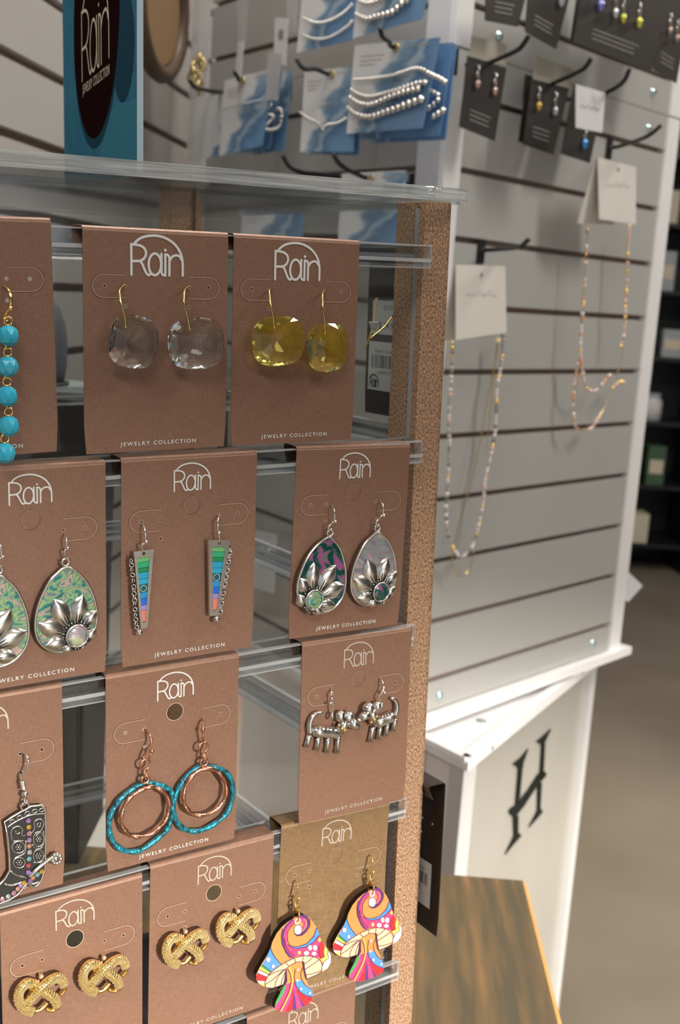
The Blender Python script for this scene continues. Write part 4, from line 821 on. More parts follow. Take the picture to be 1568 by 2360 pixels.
GILL = [(290, 1842), (278, 1760), (330, 1650), (440, 1545), (600, 1440), (760, 1365), (900, 1330), (1050, 1345), (1150, 1390), (1197, 1470), (1180, 1590), (1100, 1640), (950, 1702), (912, 1530), (880, 1430), (790, 1430), (690, 1480), (615, 1540), (605, 1640), (580, 1790), (400, 1850)]
LINES = [GILL + [GILL[0]], [(610, 1440), (665, 1500)], [(755, 1370), (765, 1440)], [(892, 1332), (880, 1425)], [(285, 1790), (400, 1720), (520, 1610), (600, 1550)], [(340, 1650), (450, 1590), (600, 1545)], [(440, 1840), (450, 1750), (500, 1650), (590, 1560)], [(535, 1815), (550, 1720), (600, 1600)],
    [(905, 1470), (1000, 1400), (1050, 1350)], [(905, 1560), (1000, 1500), (1100, 1430), (1150, 1392)], [(930, 1640), (1040, 1620), (1180, 1570)], [(372, 1212), (400, 1290), (450, 1370), (545, 1475)], [(240, 1480), (385, 1590)], [(195, 1556), (340, 1625)], [(168, 1612), (320, 1675)],
    [(1108, 885), (1060, 1020), (950, 1140), (800, 1190), (690, 1178), (640, 1090), (640, 960), (700, 860), (760, 810)], [(1152, 1002), (1050, 1122), (930, 1192), (800, 1217), (725, 1205), (640, 1150)], [(562, 900), (540, 1020), (555, 1150), (620, 1290), (690, 1375)], [(590, 1060), (612, 1180), (680, 1280), (760, 1345)],
    [(1145, 1180), (1140, 1290), (1175, 1375), (1232, 1355), (1215, 1280), (1235, 1175)], [(1290, 1245), (1285, 1320), (1305, 1365), (1218, 1430), (1200, 1500)], [(640, 1540), (690, 1640), (702, 1740), (670, 1890), (600, 2050), (510, 2210)], [(765, 1540), (748, 1680), (770, 1800), (840, 1910), (950, 1975), (1048, 1992)], [(885, 1520), (850, 1620), (862, 1700), (920, 1800), (1010, 1862)], [(995, 740), (1000, 860), (940, 950), (870, 1005), (800, 1015), (750, 980)]]
mo = None
def mush_meshes():
    FRONT = -8.6; o = P(*gm(780, 110), 0)
    c = lambda x, y: (lambda v: (v.x, v.z))(P(*gm(x, y), FRONT) - o)
    full = [c(*p) for p in CAP + STEM + LEFT]; body = MB().prism(full, (FRONT + 0.02) * mm, (FRONT + 2.7) * mm, [circ(*c(795, 775), 1.0 * mm, 12)]).mesh('acrylic_body', M['acrylic'])
    mb = MB(); y = FRONT * mm
    hole = circ(*c(795, 775), 1.1 * mm, 12)
    for n, p in POLY: y -= 0.006 * mm; mb.prism([c(*a) for a in p], y, y + 0.001 * mm, mi=ci[n])
    for n, p, w_ in RIB: y -= 0.006 * mm; mb.ribbon([(a[0], a[1]) for a in spline([V((*c(*a), 0)) for a in p], 5)], w_ / 6.94 / 5.0 * mm, y, ci[n])
    y -= 0.006 * mm; mb.prism([c(*a) for a in GILL], y, y + 0.001 * mm, mi=ci['peach'])
    for n, x, z, rx, rz in ELL:
        y -= 0.006 * mm; q = [c(x + rx * 1.18 * math.cos(i * math.pi / 8), z + rz * 1.15 * math.sin(i * math.pi / 8)) for i in range(16)]; mb.prism(q, y, y + 0.001 * mm, mi=ci['line'])
        y -= 0.006 * mm; q = [c(x + rx * math.cos(i * math.pi / 8), z + rz * math.sin(i * math.pi / 8)) for i in range(16)]; mb.prism(q, y, y + 0.001 * mm, mi=ci[n])
    for l in LINES: y -= 0.003 * mm; mb.ribbon([c(*a) for a in l], 0.30 * mm, y, ci['line'])
    k = [c(*a) for a in [(875, 1425), (905, 1425), (925, 1600), (948, 1725), (920, 1680), (890, 1540)]]; y -= 0.006 * mm; mb.prism(k, y, y + 0.001 * mm, mi=ci['line'])
    k = [c(*a) for a in [(605, 1560), (625, 1545), (635, 1740), (600, 1800), (560, 1830), (595, 1700)]]; mb.prism(k, y, y + 0.001 * mm, mi=ci['line'])
    g = MB(); ring_mb(g, (*c(795, 775)[:1], y - 0.1 * mm, c(795, 775)[1]), 1.35 * mm, 0.35 * mm, 'y', 16, 6)
    w_ = MB(); pp = lambda x, yy, off: P(*gm(x, yy), off) - o
    w_.tube(spline([pp(775, 105, 0.5), pp(800, 190, -4), pp(808, 280, -5.2), pp(770, 390, -5), pp(745, 440, -5)], 4), 0.42 * mm, 6)
    w_.ball(pp(822, 425, -6), 0.9 * mm); w_.tube([pp(822, 425, -6), pp(790, 500, -5.4)], 0.35 * mm, 6)
    ring_mb(w_, pp(775, 530, -5.6), 1.9 * mm, 0.42 * mm, 'q', 16, 6); ring_mb(w_, pp(790, 590, -6.0), 1.3 * mm, 0.4 * mm, 'y', 16, 6)
    w_.tube(spline([pp(800, 600, -5), pp(830, 660, -9.2), pp(825, 730, -9.6), pp(800, 775, -8.4), pp(790, 770, -6), pp(770, 690, -5), pp(785, 610, -5)], 4), 0.42 * mm, 6)
    return o, body, mb.mesh('printed_face', list(C_.values())), g.mesh('grommet', C_['white']), w_.mesh('ear_wire', M['gold'])
o_, b_, f_, g_, w2 = mush_meshes()
dd = P(750 + 720 / 6.94, 1950 + 120 / 6.94, 0) - P(*gm(780, 110), 0)
for d, lab, ry in ((V((0, 0, 0)), 'left multicoloured printed mushroom earring on gold wire', 0), (dd, 'right multicoloured printed mushroom earring next to the bronze post', 1.0)):
    rt = thing('mushroom_earring', lab, 'earring', DF.T(o_ + d, Matrix.Rotation(math.radians(ry), 4, 'Y')), 'printed mushroom earrings')
    for nm, me in (('acrylic_body', b_), ('printed_face', f_), ('grommet', g_), ('ear_wire', w2)): link(nm, me, rt)
# ---------------------------------------------------------------- more on the counter display
def proj(wp):
    d = V(wp) - CAM; x, y, z = d.dot(W((1, 0, 0))), d.dot(W((0, 1, 0))), d.dot(W((0, 0, 1))); return CX + FPX * x / z, CY + FPX * y / z
class Sub:                                     # one side of the display, seen as if it were the front
    def __init__(s, k):
        s.m = DF.m @ Matrix.Translation((cxm, cym, 0)) @ Matrix.Rotation(k * math.pi / 2, 4, 'Z') @ Matrix.Translation((-cxm, -cym, 0))
    def T(s, v, rot=None): mt = s.m @ Matrix.Translation(V(v)); return mt @ rot if rot is not None else mt
SR, SB = Sub(1), Sub(2)
M['sticker'] = mat('white_sticker', (0.72, 0.72, 0.70), 0.5)
M['ink'] = mat('black_ink', (0.02, 0.02, 0.02), 0.6)
inkt = {}
def ink_text(parent, s, size, x, z, m_=None, y=0.0, sp=1.0, flip=False, xs=1.0):
    key = (s, size, sp, m_.name if m_ else ''); 
    if key not in inkt: inkt[key] = text_mesh(s, size, sp, 0.0, 'lettering', m_ or M['ink'])[0]
    mt = Matrix.Translation((x, y, z)) @ (Matrix.Rotation(math.pi, 4, 'Z') if flip else Matrix()) @ Matrix.Diagonal((xs, 1, 1, 1)); return link('lettering', inkt[key], parent, mt)
def back_card(label, side, x, z, price, rx=0.0, rz=0.0, stickers=2, y=0.0, sx=0.0):
    """a card whose plain dark back, with its price stickers, faces into the display"""
    t = thing('earring_card', label, 'earring card', side.T((x * mm, y * mm, z * mm), Matrix.Rotation(math.radians(rz), 4, 'Z') @ Matrix.Rotation(math.radians(rx), 4, 'X')), 'cards seen from behind')
    link('sheet', card_mesh(False, False, M['cardb']), t); yb = TH + 0.05 * mm
    st = MB().box(20 * mm, yb, -76 * mm, 48 * mm, yb + 0.1 * mm, -50 * mm).build('barcode_sticker', M['sticker'], t); st.location.x = sx * mm
    bars = MB(); rnd = random.Random(8); xx = 23.0
    while xx < 45: w_ = rnd.choice((0.35, 0.6, 0.9)); bars.box(xx * mm, yb + 0.12 * mm, -64 * mm, (xx + w_) * mm, yb + 0.15 * mm, -57 * mm); xx += w_ + rnd.choice((0.4, 0.6, 0.9))
    bars.build('barcode', M['ink'], st); ink_text(st, 'Made in China', 2.8 * mm, 34 * mm, -55.8 * mm, y=yb + 0.15 * mm, flip=True); ink_text(st, '6 64339 01', 2.6 * mm, 34 * mm, -67 * mm, y=yb + 0.15 * mm, flip=True)
    lg = logo_mb(0.7 * mm, 0.36, 0.42).mesh('logo', M['ink']); link('logo', lg, st, Matrix.Translation((46 * mm, yb + 0.15 * mm, -68 * mm)) @ Matrix.Rotation(math.pi, 4, 'Z'))
    if stickers > 1:
        s2 = MB().box(14 * mm, yb, -46 * mm, 42 * mm, yb + 0.1 * mm, -28 * mm).build('price_sticker', M['sticker'], t); s2.location.x = sx * 1.3 * mm
        ink_text(s2, price, 5.2 * mm, 28 * mm, -43 * mm, y=yb + 0.15 * mm, flip=True); ink_text(s2, '02725', 3.4 * mm, 28 * mm, -33 * mm, y=yb + 0.15 * mm, flip=True)
    return t
def solve_x(side, px, z, y=0.0):
    lo, hi = -200.0, 260.0
    f = lambda x: proj(side.m @ V((x * mm, y, z * mm)))[0] - px
    for _ in range(40):
        m_ = (lo + hi) / 2
        if (f(lo) > 0) == (f(m_) > 0): lo = m_
        else: hi = m_
    return lo
back_card('dark card back sticking out past the right side of the bronze post', SR, solve_x(SR, 1028, -274), -274, '$ 14.99', stickers=1, sx=-12.5)
back_card('dark card back with two stickers seen through the clear sheet left of the bronze post', SR, solve_x(SR, 848, -45) - 63.5, 0, '$ 14.99', sx=13)
back_card('dark card back seen through the gap between the bar earrings and the right shell drops', SR, 150, -91.3, '$ 12.99')
back_card('dark card back behind the gap between the turquoise card and the clear glass card', SB, 62, -91.3, '$ 8.99', stickers=2)
back_card('dark card back on the rear rails behind the lower boot card', SB, 40, -273.9, '$ 9.99')
e = Ear('post_earring_back', 'bent gold wires and clear stopper of an earring seen through the sheet beside the post', 868, 680)
e.root.matrix_world = DF.T(e.o)
mb = MB().tube(spline([e.p(868, 688, 30), e.p(863, 720, 32), e.p(858, 755, 33), e.p(853, 775, 34), e.p(843, 800, 34)], 4), 0.5 * mm, 6)
mb.tube(spline([e.p(853, 780, 34), e.p(885, 755, 38), e.p(905, 728, 40)], 4), 0.45 * mm, 6); mb.build('ear_wire', M['gold'], e.root)
MB().lathe([(0.0001, 0), (1.2 * mm, 0.2 * mm), (1.6 * mm, 2.2 * mm), (2.4 * mm, 3.6 * mm), (2.5 * mm, 4.2 * mm), (0.0001, 4.0 * mm)], 12, c=e.p(861, 762, 33)).build('stopper', M['sticker'], e.root)
# ---------------------------------------------------------------- sign standing on the clear top
s_az = -22.0; lo, hi = -80.0, 120.0
for _ in range(40):
    m_ = (lo + hi) / 2
    if proj(DF.m @ V((m_ * mm, 62 * mm, 25.8 * mm)))[0] > 316: hi = m_
    else: lo = m_
SF = Frame(DF.m @ V((lo * mm, 62 * mm, 25.8 * mm)), -az(s_az), DF.z)
sw = -SF.at(148, 300).x; sh = 0.30
print('sign width', sw)
M['teal'] = mat('teal_print', (0.05, 0.19, 0.31), 0.9, spec=0.0, noise=(60, (0.07, 0.25, 0.38), 0.6), bump=(500, 0.4))
M['navy'] = mat('deep_blue_print', (0.022, 0.075, 0.13), 0.9, spec=0.0, noise=(300, (0.03, 0.08, 0.12), 0.5)); M['umber'] = mat('dark_brown_print', (0.020, 0.008, 0.008), 0.9, spec=0.0)
M['cream'] = mat('cream_print', (0.78, 0.70, 0.52), 0.5); M['aqua'] = mat('light_teal_print', (0.05, 0.27, 0.46), 0.9, spec=0.0, noise=(300, (0.08, 0.26, 0.30), 0.5))
sg = thing('header_sign', 'tall teal sign with dark brown oval and cream lettering on the clear display top', 'sign', SF.T((0, 0, 0)))
MB().box(-sw, 0.0, 0, 0, 2.8 * mm, sh).build('acrylic_panel', mat('ice_blue_acrylic', (0.50, 0.62, 0.70), 0.25, bump=(300, 0.2)), sg)
S_ = lambda x, y: (lambda v: (v.x, v.z))(SF.at(x, y))
xl, xr = S_(171, 100)[0], S_(279, 100)[0]; xc, rx = (xl + xr) / 2, (xr - xl) / 2; zb1, zb0, zc0 = S_(222, 341)[1], S_(222, 318)[1], S_(222, 40)[1]
mb = MB(); clampx = lambda pts: [(min(max(x, -sw + 0.5 * mm), -0.5 * mm), min(z, sh - 1 * mm)) for x, z in pts]
mb.prism([(-sw, 0.3 * mm), (-0.3 * mm, 0.3 * mm), (-0.3 * mm, sh), (-sw, sh)], -0.1 * mm, -0.05 * mm)
mb.build('print_ground', M['teal'], sg)
mb = MB().prism(clampx([S_(300, 372), S_(316, 372), S_(316, 225), S_(298, 236), S_(270, 235), S_(250, 270), S_(232, 345), S_(235, 372)]), -0.16 * mm, -0.11 * mm); mb.build('light_wave', M['aqua'], sg)
cc = S_(285, 110); rr_ = (S_(285, 110)[1] - S_(285, 236)[1]); mb = MB().prism(clampx([(cc[0] + rr_ * 1.05 * math.cos(i * math.pi / 20), cc[1] + rr_ * math.sin(i * math.pi / 20)) for i in range(40)]), -0.2 * mm, -0.17 * mm); mb.build('dark_circle', M['navy'], sg)
mb = MB().prism([(xc + rx * math.cos(i * math.pi / 24), zc0 + (zc0 - zb1) * math.sin(i * math.pi / 24)) for i in range(48) if zc0 + (zc0 - zb1) * math.sin(i * math.pi / 24) < sh] , -0.25 * mm, -0.21 * mm); mb.build('oval_border', M['navy'], sg)
mb = MB().prism([(xc + rx * 0.985 * math.cos(i * math.pi / 24), zc0 + (zc0 - zb0) * math.sin(i * math.pi / 24)) for i in range(48) if zc0 + (zc0 - zb0) * math.sin(i * math.pi / 24) < sh - 2 * mm], -0.3 * mm, -0.26 * mm); mb.build('oval', M['umber'], sg)
a = S_(191, 186); b = S_(253, 135); t_ = S_(195, 15); lw_ = b[0] - a[0]
lm = logo_mb(0.55 * mm).mesh('logo', M['cream']); kz = (t_[1] - a[1]) / (12.4 * mm)
lo_ = link('logo', lm, sg, Matrix.Translation((a[0], -0.35 * mm, a[1] + 15.2 * mm * kz)) @ Matrix.Diagonal((lw_ / (22.4 * mm), 1, kz, 1)))
c1, c2 = S_(192, 219), S_(254, 170); cm_, cwid = text_mesh('JEWELRY COLLECTION', 6 * mm, 1.3, 0.06 * mm, 'caption', M['cream'])
kk = (c2[0] - c1[0]) / cwid; link('caption', cm_, sg, Matrix.Translation(((c1[0] + c2[0]) / 2, -0.35 * mm, (c1[1] + c2[1]) / 2)) @ Matrix.Diagonal((kk, 1, kk * 1.15, 1)))
# ---------------------------------------------------------------- hooks and goods on the tower
M['hook'] = M['black']
def quad(name, label, cat, fr, pts, off, m_, group=None, t=0.8 * mm, parts=None):
    q = [fr.at(x, y, off) for x, y in pts]; o = q[0]
    rt = thing(name, label, cat, fr.T(o), group)
    mb = MB().prism([(p.x - o.x, p.z - o.z) for p in q][::-1], 0, t); mb.build('card', m_, rt); rt_q = lambda x, y, d=-0.3 * mm: fr.at(x, y, off) - o + V((0, d, 0)); return rt, rt_q
def lines_on(rt, rq, pts, w_, m_, nm='lettering'):
    mb = MB()
    for p in pts: mb.ribbon([(rq(*a).x, rq(*a).z) for a in p], w_, -0.4 * mm)
    return mb.build(nm, m_, rt)
def hook(fr, pts, label, group, bracket=None):
    """pts (px, py, distance from the wall in mm), wall end first"""
    q = [fr.at(x, y, -d * mm) for x, y, d in pts]; base = q[0].copy(); base.y = 0
    rt = thing('display_hook', label, 'hook', fr.T(base), group)
    MB().tube(spline([V((0, 0, 0))] + [p - base for p in q], 5), 2.6 * mm, 8).build('arm', M['hook'], rt)
    MB().box(-7 * mm, -2.0 * mm, -16 * mm, 7 * mm, -0.4 * mm, 12 * mm).build('bracket', M['hook'], rt)
    return rt
HG = 'black hooks in the tower slots'
hook(FR, [(1121, 146, 30), (1188, 118, 105), (1205, 104, 118), (1220, 81, 126)], 'black hook above the left black earring card on the right face', HG)
hook(FR, [(1265, 195, 30), (1335, 165, 105), (1352, 152, 118), (1364, 134, 126)], 'black hook above the middle black earring card on the right face', HG)
hook(FR, [(1368, 224, 50), (1415, 205, 100), (1440, 185, 118), (1452, 158, 126)], 'black hook ending in front of the white tag on the right face', HG)
hook(FR, [(1425, 338, 14), (1480, 320, 90), (1505, 306, 112), (1525, 288, 122)], 'black hook above the upper white folded card', HG)
hook(FR, [(1130, 576, 14), (1195, 570, 100), (1208, 562, 112), (1220, 551, 120)], 'black hook above the lower white folded card', HG)
M['blackcard'] = mat('black_earring_card', (0.035, 0.030, 0.028), 0.45); M['greyink'] = mat('grey_print', (0.24, 0.23, 0.22), 0.6)
M['tab'] = mat('clear_hang_tab', (0.48, 0.45, 0.38), 0.25, alpha=0.75); M['tag'] = mat('white_tag', (0.66, 0.66, 0.70), 0.5); M['whitecard'] = mat('cream_card', (0.70, 0.67, 0.62), 0.6)
crys = [mat('crystal_' + n, c, 0.05, 0.3, trans=0.5) for n, c in (('violet', (0.35, 0.35, 0.85)), ('clear', (0.7, 0.72, 0.78)), ('amber', (0.85, 0.55, 0.12)), ('rose', (0.75, 0.52, 0.45)), ('lemon', (0.85, 0.85, 0.12)), ('blue', (0.10, 0.45, 0.95)))]
def black_card(label, pts, off, gems, lines=True, tab=None, extra=None):
    rt, rq = quad('earring_card', label, 'earring card', FR, pts, -off * mm, M['blackcard'], 'black earring cards on the right tower face', 1.0 * mm)
    if lines:
        (x0, y0), (x1, y1) = pts[3], pts[2]; L_ = []
        for k in range(3):
            u0, u1 = (0.22, 0.80) if k == 0 else (0.2, 0.74); dy = -(16 + 11 * (2 - k))
            L_.append([(x0 + (x1 - x0) * u0 + 6, y0 + (y1 - y0) * u0 + dy - 8), (x0 + (x1 - x0) * u1 + 6, y0 + (y1 - y0) * u1 + dy - 8)])
        lines_on(rt, rq, L_, 1.3 * mm, M['greyink'])
    if tab:
        q = [rq(*p, -0.5 * mm) for p in tab]; MB().prism([(p.x, p.z) for p in q][::-1], -0.6 * mm, -0.3 * mm).build('hang_tab', M['tab'], rt)
    for i, (x, y, top, gi, r_) in enumerate(gems):
        er = Frame.T(FR, FR.at(x, top, -(off + 3) * mm)); o = FR.at(x, top, -(off + 3) * mm); t = thing('crystal_earring', extra[i] if extra else ('%s small crystal earring on the %s' % (('left', 'right')[i], {'p': 'pink crystal black card', 'a': 'amber crystal black card'}.get(label[16:17] if 'with' in label else 'x', 'black card'))), 'earring', er, 'crystal earrings on black cards')
        a = FR.at(x, y, -(off + 4) * mm) - o; MB().ball(a, r_ * mm, 10, 7, sc_=(1, 0.7, 1.2)).build('crystal', crys[gi], t)
        mb = MB().tube([V((0, 2.6 * mm, 0)), V((1.5 * mm, -1 * mm, -1 * mm)), a + V((0, 0, r_ * mm))], 0.6 * mm, 6); ring_mb(mb, a * 0.5, 2.4 * mm, 0.6 * mm, 'y', 12, 5); mb.build('ear_wire', M['silvers'], t)
    return rt
black_card('black card with pink crystals hanging leftmost, just right of the white corner post', [(1079, 128), (1168, 157), (1141, 325), (1060, 292)], 40, [(1102, 194, 150, 3, 3.6), (1142, 210, 168, 3, 3.8)], tab=[(1086, 82), (1168, 103), (1165, 150), (1080, 130)])
black_card('black card edge just behind the middle black card on the right face', [(1216, 176), (1300, 200), (1266, 348), (1196, 326)], 30, [], lines=False)
black_card('black card with amber crystals hanging second from the white corner post', [(1227, 180), (1312, 204), (1276, 356), (1207, 333)], 38, [(1243, 245, 200, 2, 4.2), (1281, 256, 212, 1, 4.2)], tab=[(1232, 126), (1320, 160), (1312, 204), (1228, 182)])
black_card('black card half hidden behind the white tag on the right face', [(1325, 195), (1395, 220), (1360, 376), (1293, 354)], 40, [(1349, 332, 300, 5, 5.2)], lines=False, extra=['round crystal pendant with a blue glow under the white tag'])
rt, rq = quad('price_tag', 'small white tag at the end of a black hook on the right face', 'tag', FR, [(1328, 194), (1396, 214), (1389, 306), (1328, 294)], -92 * mm, M['tag'])
lines_on(rt, rq, [[(1337, 246), (1343, 242), (1348, 250), (1356, 243), (1362, 252), (1368, 246), (1375, 254), (1383, 252)]], 0.9 * mm, M['greyink'])
black_card('black card cut by the top edge just right of the white corner post', [(1122, -60), (1222, -45), (1195, 62), (1119, 47)], 70, [])
black_card('black card cut by the top edge, second along, with a clear crystal', [(1222, -60), (1322, -40), (1283, 113), (1211, 72)], 66, [(1295, 2, -30, 1, 5.0)], extra=['clear crystal earring at the top edge on the second black card'])
black_card('wide black cards edge behind the yellow crystals at the top edge', [(1338, -60), (1430, -50), (1400, 120), (1316, 92)], 50, [], lines=False)
black_card('wide black card with violet and yellow crystals at the top edge', [(1352, -60), (1545, -30), (1502, 166), (1322, 98)], 78, [(1386, 12, -40, 0, 5.2), (1420, 30, -30, 1, 4.6), (1438, 42, -10, 4, 4.4), (1475, 52, 5, 4, 5.0)], extra=['violet crystal drop earring at the top edge', 'clear crystal drop earring beside the violet one', 'yellow crystal drop earring beside the clear one', 'large yellow crystal drop earring furthest right on the wide black card'])
black_card('black card with amber crystals at the top right edge of the picture', [(1535, -40), (1600, -20), (1560, 192), (1506, 158)], 70, [(1546, 70, 30, 3, 3.6), (1562, 88, 45, 3, 3.6)], extra=['rose crystal earring at the right edge, left of its pair', 'rose crystal earring at the right edge, right of its pair'])
# folded white cards with necklaces
M['bead'] = [mat('bead_' + n, c, 0.15, 0.2) for n, c in (('pearl', (0.75, 0.68, 0.66)), ('grey', (0.40, 0.38, 0.42)), ('rose', (0.75, 0.50, 0.40)), ('orange', (0.75, 0.32, 0.16)), ('smoke', (0.22, 0.24, 0.22)))] + [M['goldp']]
bead_me = [MB().ball((0, 0, 0), 1.0, 10, 7).mesh('bead', m_) for m_ in M['bead']]
def folded(label, front, back, hole, sq, off):
    rt, rq = quad('necklace_card', label, 'jewellery card', FR, front, -off * mm, M['whitecard'], None, 0.6 * mm)
    q = [rq(*p, 0) for p in (front[0], front[1], back[1], back[0])]; d = [V((0, 1 * mm, 0)), V((0, 1 * mm, 0)), V((0, 16 * mm, 0)), V((0, 16 * mm, 0))]
    MB().add([a + b for a, b in zip(q, d)] + [a + b + V((0, 0.6 * mm, 0)) for a, b in zip(q, d)], [(0, 1, 2, 3), (7, 6, 5, 4), (0, 3, 7, 4), (1, 5, 6, 2), (3, 2, 6, 7)]).build('back_leaf', M['whitecard'], rt)
    c = rq(*hole, -0.4 * mm); MB().prism(circ(c.x, c.z, 2.6 * mm, 14), -0.5 * mm, -0.3 * mm).build('hang_hole', crys[1], rt)
    lines_on(rt, rq, sq, 0.55 * mm, M['greyink']); return rt
def scrib(x, y, s):                           # a small handwritten word
    a = [(0, 6), (3, 2), (6, 6), (9, 2), (12, 6), (15, 3), (18, 6), (21, 3), (25, 6), (30, -8), (33, 8), (38, -9), (41, 4), (46, 6), (44, 2), (49, 5), (54, -9), (55, 5), (60, -9), (61, 5), (66, 3), (74, 6)]
    return [[(x + u * s, y + v * s + u * s * 0.05) for u, v in a]]
folded('lower cream folded card holding the grey pearl necklace', [(1051, 610), (1165, 613), (1168, 766), (1051, 784)], [(1044, 788), (1150, 778)], (1110, 634), scrib(1074, 675, 0.95), 60)
folded('upper cream folded card holding the peach bead necklace', [(1378, 362), (1467, 385), (1466, 517), (1382, 505)], [(1358, 515), (1440, 518)], (1425, 391), scrib(1396, 425, 0.75), 60)
def necklace(label, strands, chains, org):
    o = FR.at(*org, -50 * mm); rt = thing('bead_necklace', label, 'necklace', FR.T(o)); rnd = random.Random(11)
    cord = MB()
    for pts, off, rmin, rmax, pal in strands:
        q = spline([FR.at(x, y, -off * mm) - o for x, y in pts], 8); cord.tube(q, 0.35 * mm, 5); acc = 9; nr = rmin
        for a, b in zip(q[:-1], q[1:]):
            a, b = V(a), V(b); L_ = (b - a).length; s_ = 0
            while acc + (L_ - s_) >= nr * 2.05 * mm:
                s_ += max(nr * 2.05 * mm - acc, 0); acc = 0; k = rnd.choice(pal)
                if s_ > L_: break
                if k is not None: link('bead', bead_me[k], rt, Matrix.Translation(a.lerp(b, s_ / L_)) @ Matrix.Scale(nr * mm, 4))
                nr = rnd.uniform(rmin, rmax)
            acc += max(L_ - s_, 0)
    for pts, off, r_ in chains: cord.tube(spline([FR.at(x, y, -off * mm) - o for x, y in pts], 5), r_ * mm, 5)
    cord.build('chain', M['gold'], rt); return rt
necklace('long necklace of grey and pearly beads with a fine gold chain', [([(1043, 790), (1041, 860), (1036, 950), (1036, 1050), (1031, 1130), (1028, 1180), (1036, 1240), (1058, 1282), (1080, 1272), (1094, 1248), (1106, 1200), (1115, 1150), (1118, 1110), (1132, 1050), (1143, 980), (1146, 900), (1157, 830), (1160, 772)], 22, 1.9, 2.9, [0, 0, 0, 1, 1, 2, 4, 5])],
         [([(1152, 780), (1128, 900), (1100, 1050), (1075, 1150), (1050, 1235), (1042, 1290), (1056, 1328), (1080, 1315), (1092, 1270), (1088, 1250)], 14, 0.7), ([(1146, 780), (1135, 900), (1120, 1050)], 16, 0.6)], (1110, 780))
necklace('necklace of peach beads and pearls on fine gold chain hanging by the right post', [([(1354, 520), (1351, 600), (1346, 680), (1342, 740), (1338, 800), (1342, 850), (1350, 890), (1370, 902), (1392, 882), (1410, 858)], 30, 1.8, 3.2, [0, 2, 3, 2, None, 5]), ([(1452, 520), (1448, 570), (1446, 640), (1442, 700), (1440, 760), (1432, 800)], 30, 1.6, 2.8, [5, 2, 0, 2, 5, None]),
          ([(1335, 830), (1325, 880), (1322, 930), (1324, 970), (1332, 988), (1362, 988), (1380, 962)], 24, 1.8, 3.2, [0, 2, 3, None, 2, None, None]), ([(1412, 895), (1430, 880), (1440, 884)], 26, 2.0, 3.2, [2, 5])],
         [([(1356, 518), (1340, 740), (1334, 840), (1324, 960), (1345, 990), (1385, 955), (1410, 900), (1436, 800), (1450, 520)], 24, 0.5)], (1410, 512))
rt, rq = quad('price_tag', 'white paper tag sticking out beyond the right post of the tower', 'tag', Frame(corner_r + h2w * 0.01, az(80)), [(1436, 1306), (1482, 1350), (1448, 1388), (1432, 1372)], 0.06, M['tag'])
# blue and white bracelet cards on the left face
def wave_mat():
    m = mat('blue_wave_print', (0.66, 0.68, 0.70), 0.4); nt = m.node_tree; N = nt.nodes; L = nt.links; b = N['Principled BSDF']
    tc = N.new('ShaderNodeTexCoord'); sp = N.new('ShaderNodeSeparateXYZ'); L.new(tc.outputs['Object'], sp.inputs[0]); n = N.new('ShaderNodeTexNoise'); n.inputs['Scale'].default_value = 14; n.inputs['Detail'].default_value = 2
    mp = N.new('ShaderNodeMapping'); mp.inputs['Rotation'].default_value = (0, 0.7, 0); mp.inputs['Scale'].default_value = (1, 1, 3); L.new(tc.outputs['Object'], mp.inputs[0]); L.new(mp.outputs[0], n.inputs['Vector'])
    a = N.new('ShaderNodeMath'); a.operation = 'MULTIPLY_ADD'; a.inputs[1].default_value = -5.2; L.new(sp.outputs['Z'], a.inputs[0]); c = N.new('ShaderNodeMath'); c.operation = 'MULTIPLY_ADD'; c.inputs[1].default_value = 5.2; L.new(sp.outputs['X'], c.inputs[0]); L.new(a.outputs[0], c.inputs[2])
    d = N.new('ShaderNodeMath'); d.operation = 'MULTIPLY_ADD'; d.inputs[1].default_value = 0.55; L.new(n.outputs['Fac'], d.inputs[0]); L.new(c.outputs[0], d.inputs[2]); L.new(n.outputs['Fac'], a.inputs[2]); a.inputs[2].default_value = -0.25
    for l in list(a.inputs[2].links): L.remove(l)
    r = N.new('ShaderNodeValToRGB'); e_ = r.color_ramp.elements; L.new(d.outputs[0], r.inputs[0])
    for p, col in ((0.0, (0.78, 0.79, 0.82)), (0.52, (0.76, 0.79, 0.83)), (0.58, (0.26, 0.40, 0.56)), (0.66, (0.12, 0.24, 0.40)), (0.74, (0.40, 0.52, 0.64)), (0.80, (0.10, 0.22, 0.40)), (0.95, (0.16, 0.32, 0.56))):
        if p in (0.0,): el = e_[0]; el.position = 0
        elif p == 0.95: el = e_[1 if len(e_) == 2 else len(e_) - 1]; el.position = p
        else: el = e_.new(p)
        el.color = (*col, 1)
    L.new(r.outputs[0], b.inputs['Base Color']); return m
M['wave'] = wave_mat(); M['goldp2'] = mat('brass_eyelet', (0.6, 0.48, 0.22), 0.3, 0.8)
ball_me = MB().ball((0, 0, 0), 1.0, 10, 7).mesh('bead', M['silvers'])
BG = 'blue and white bracelet cards on the left tower face'
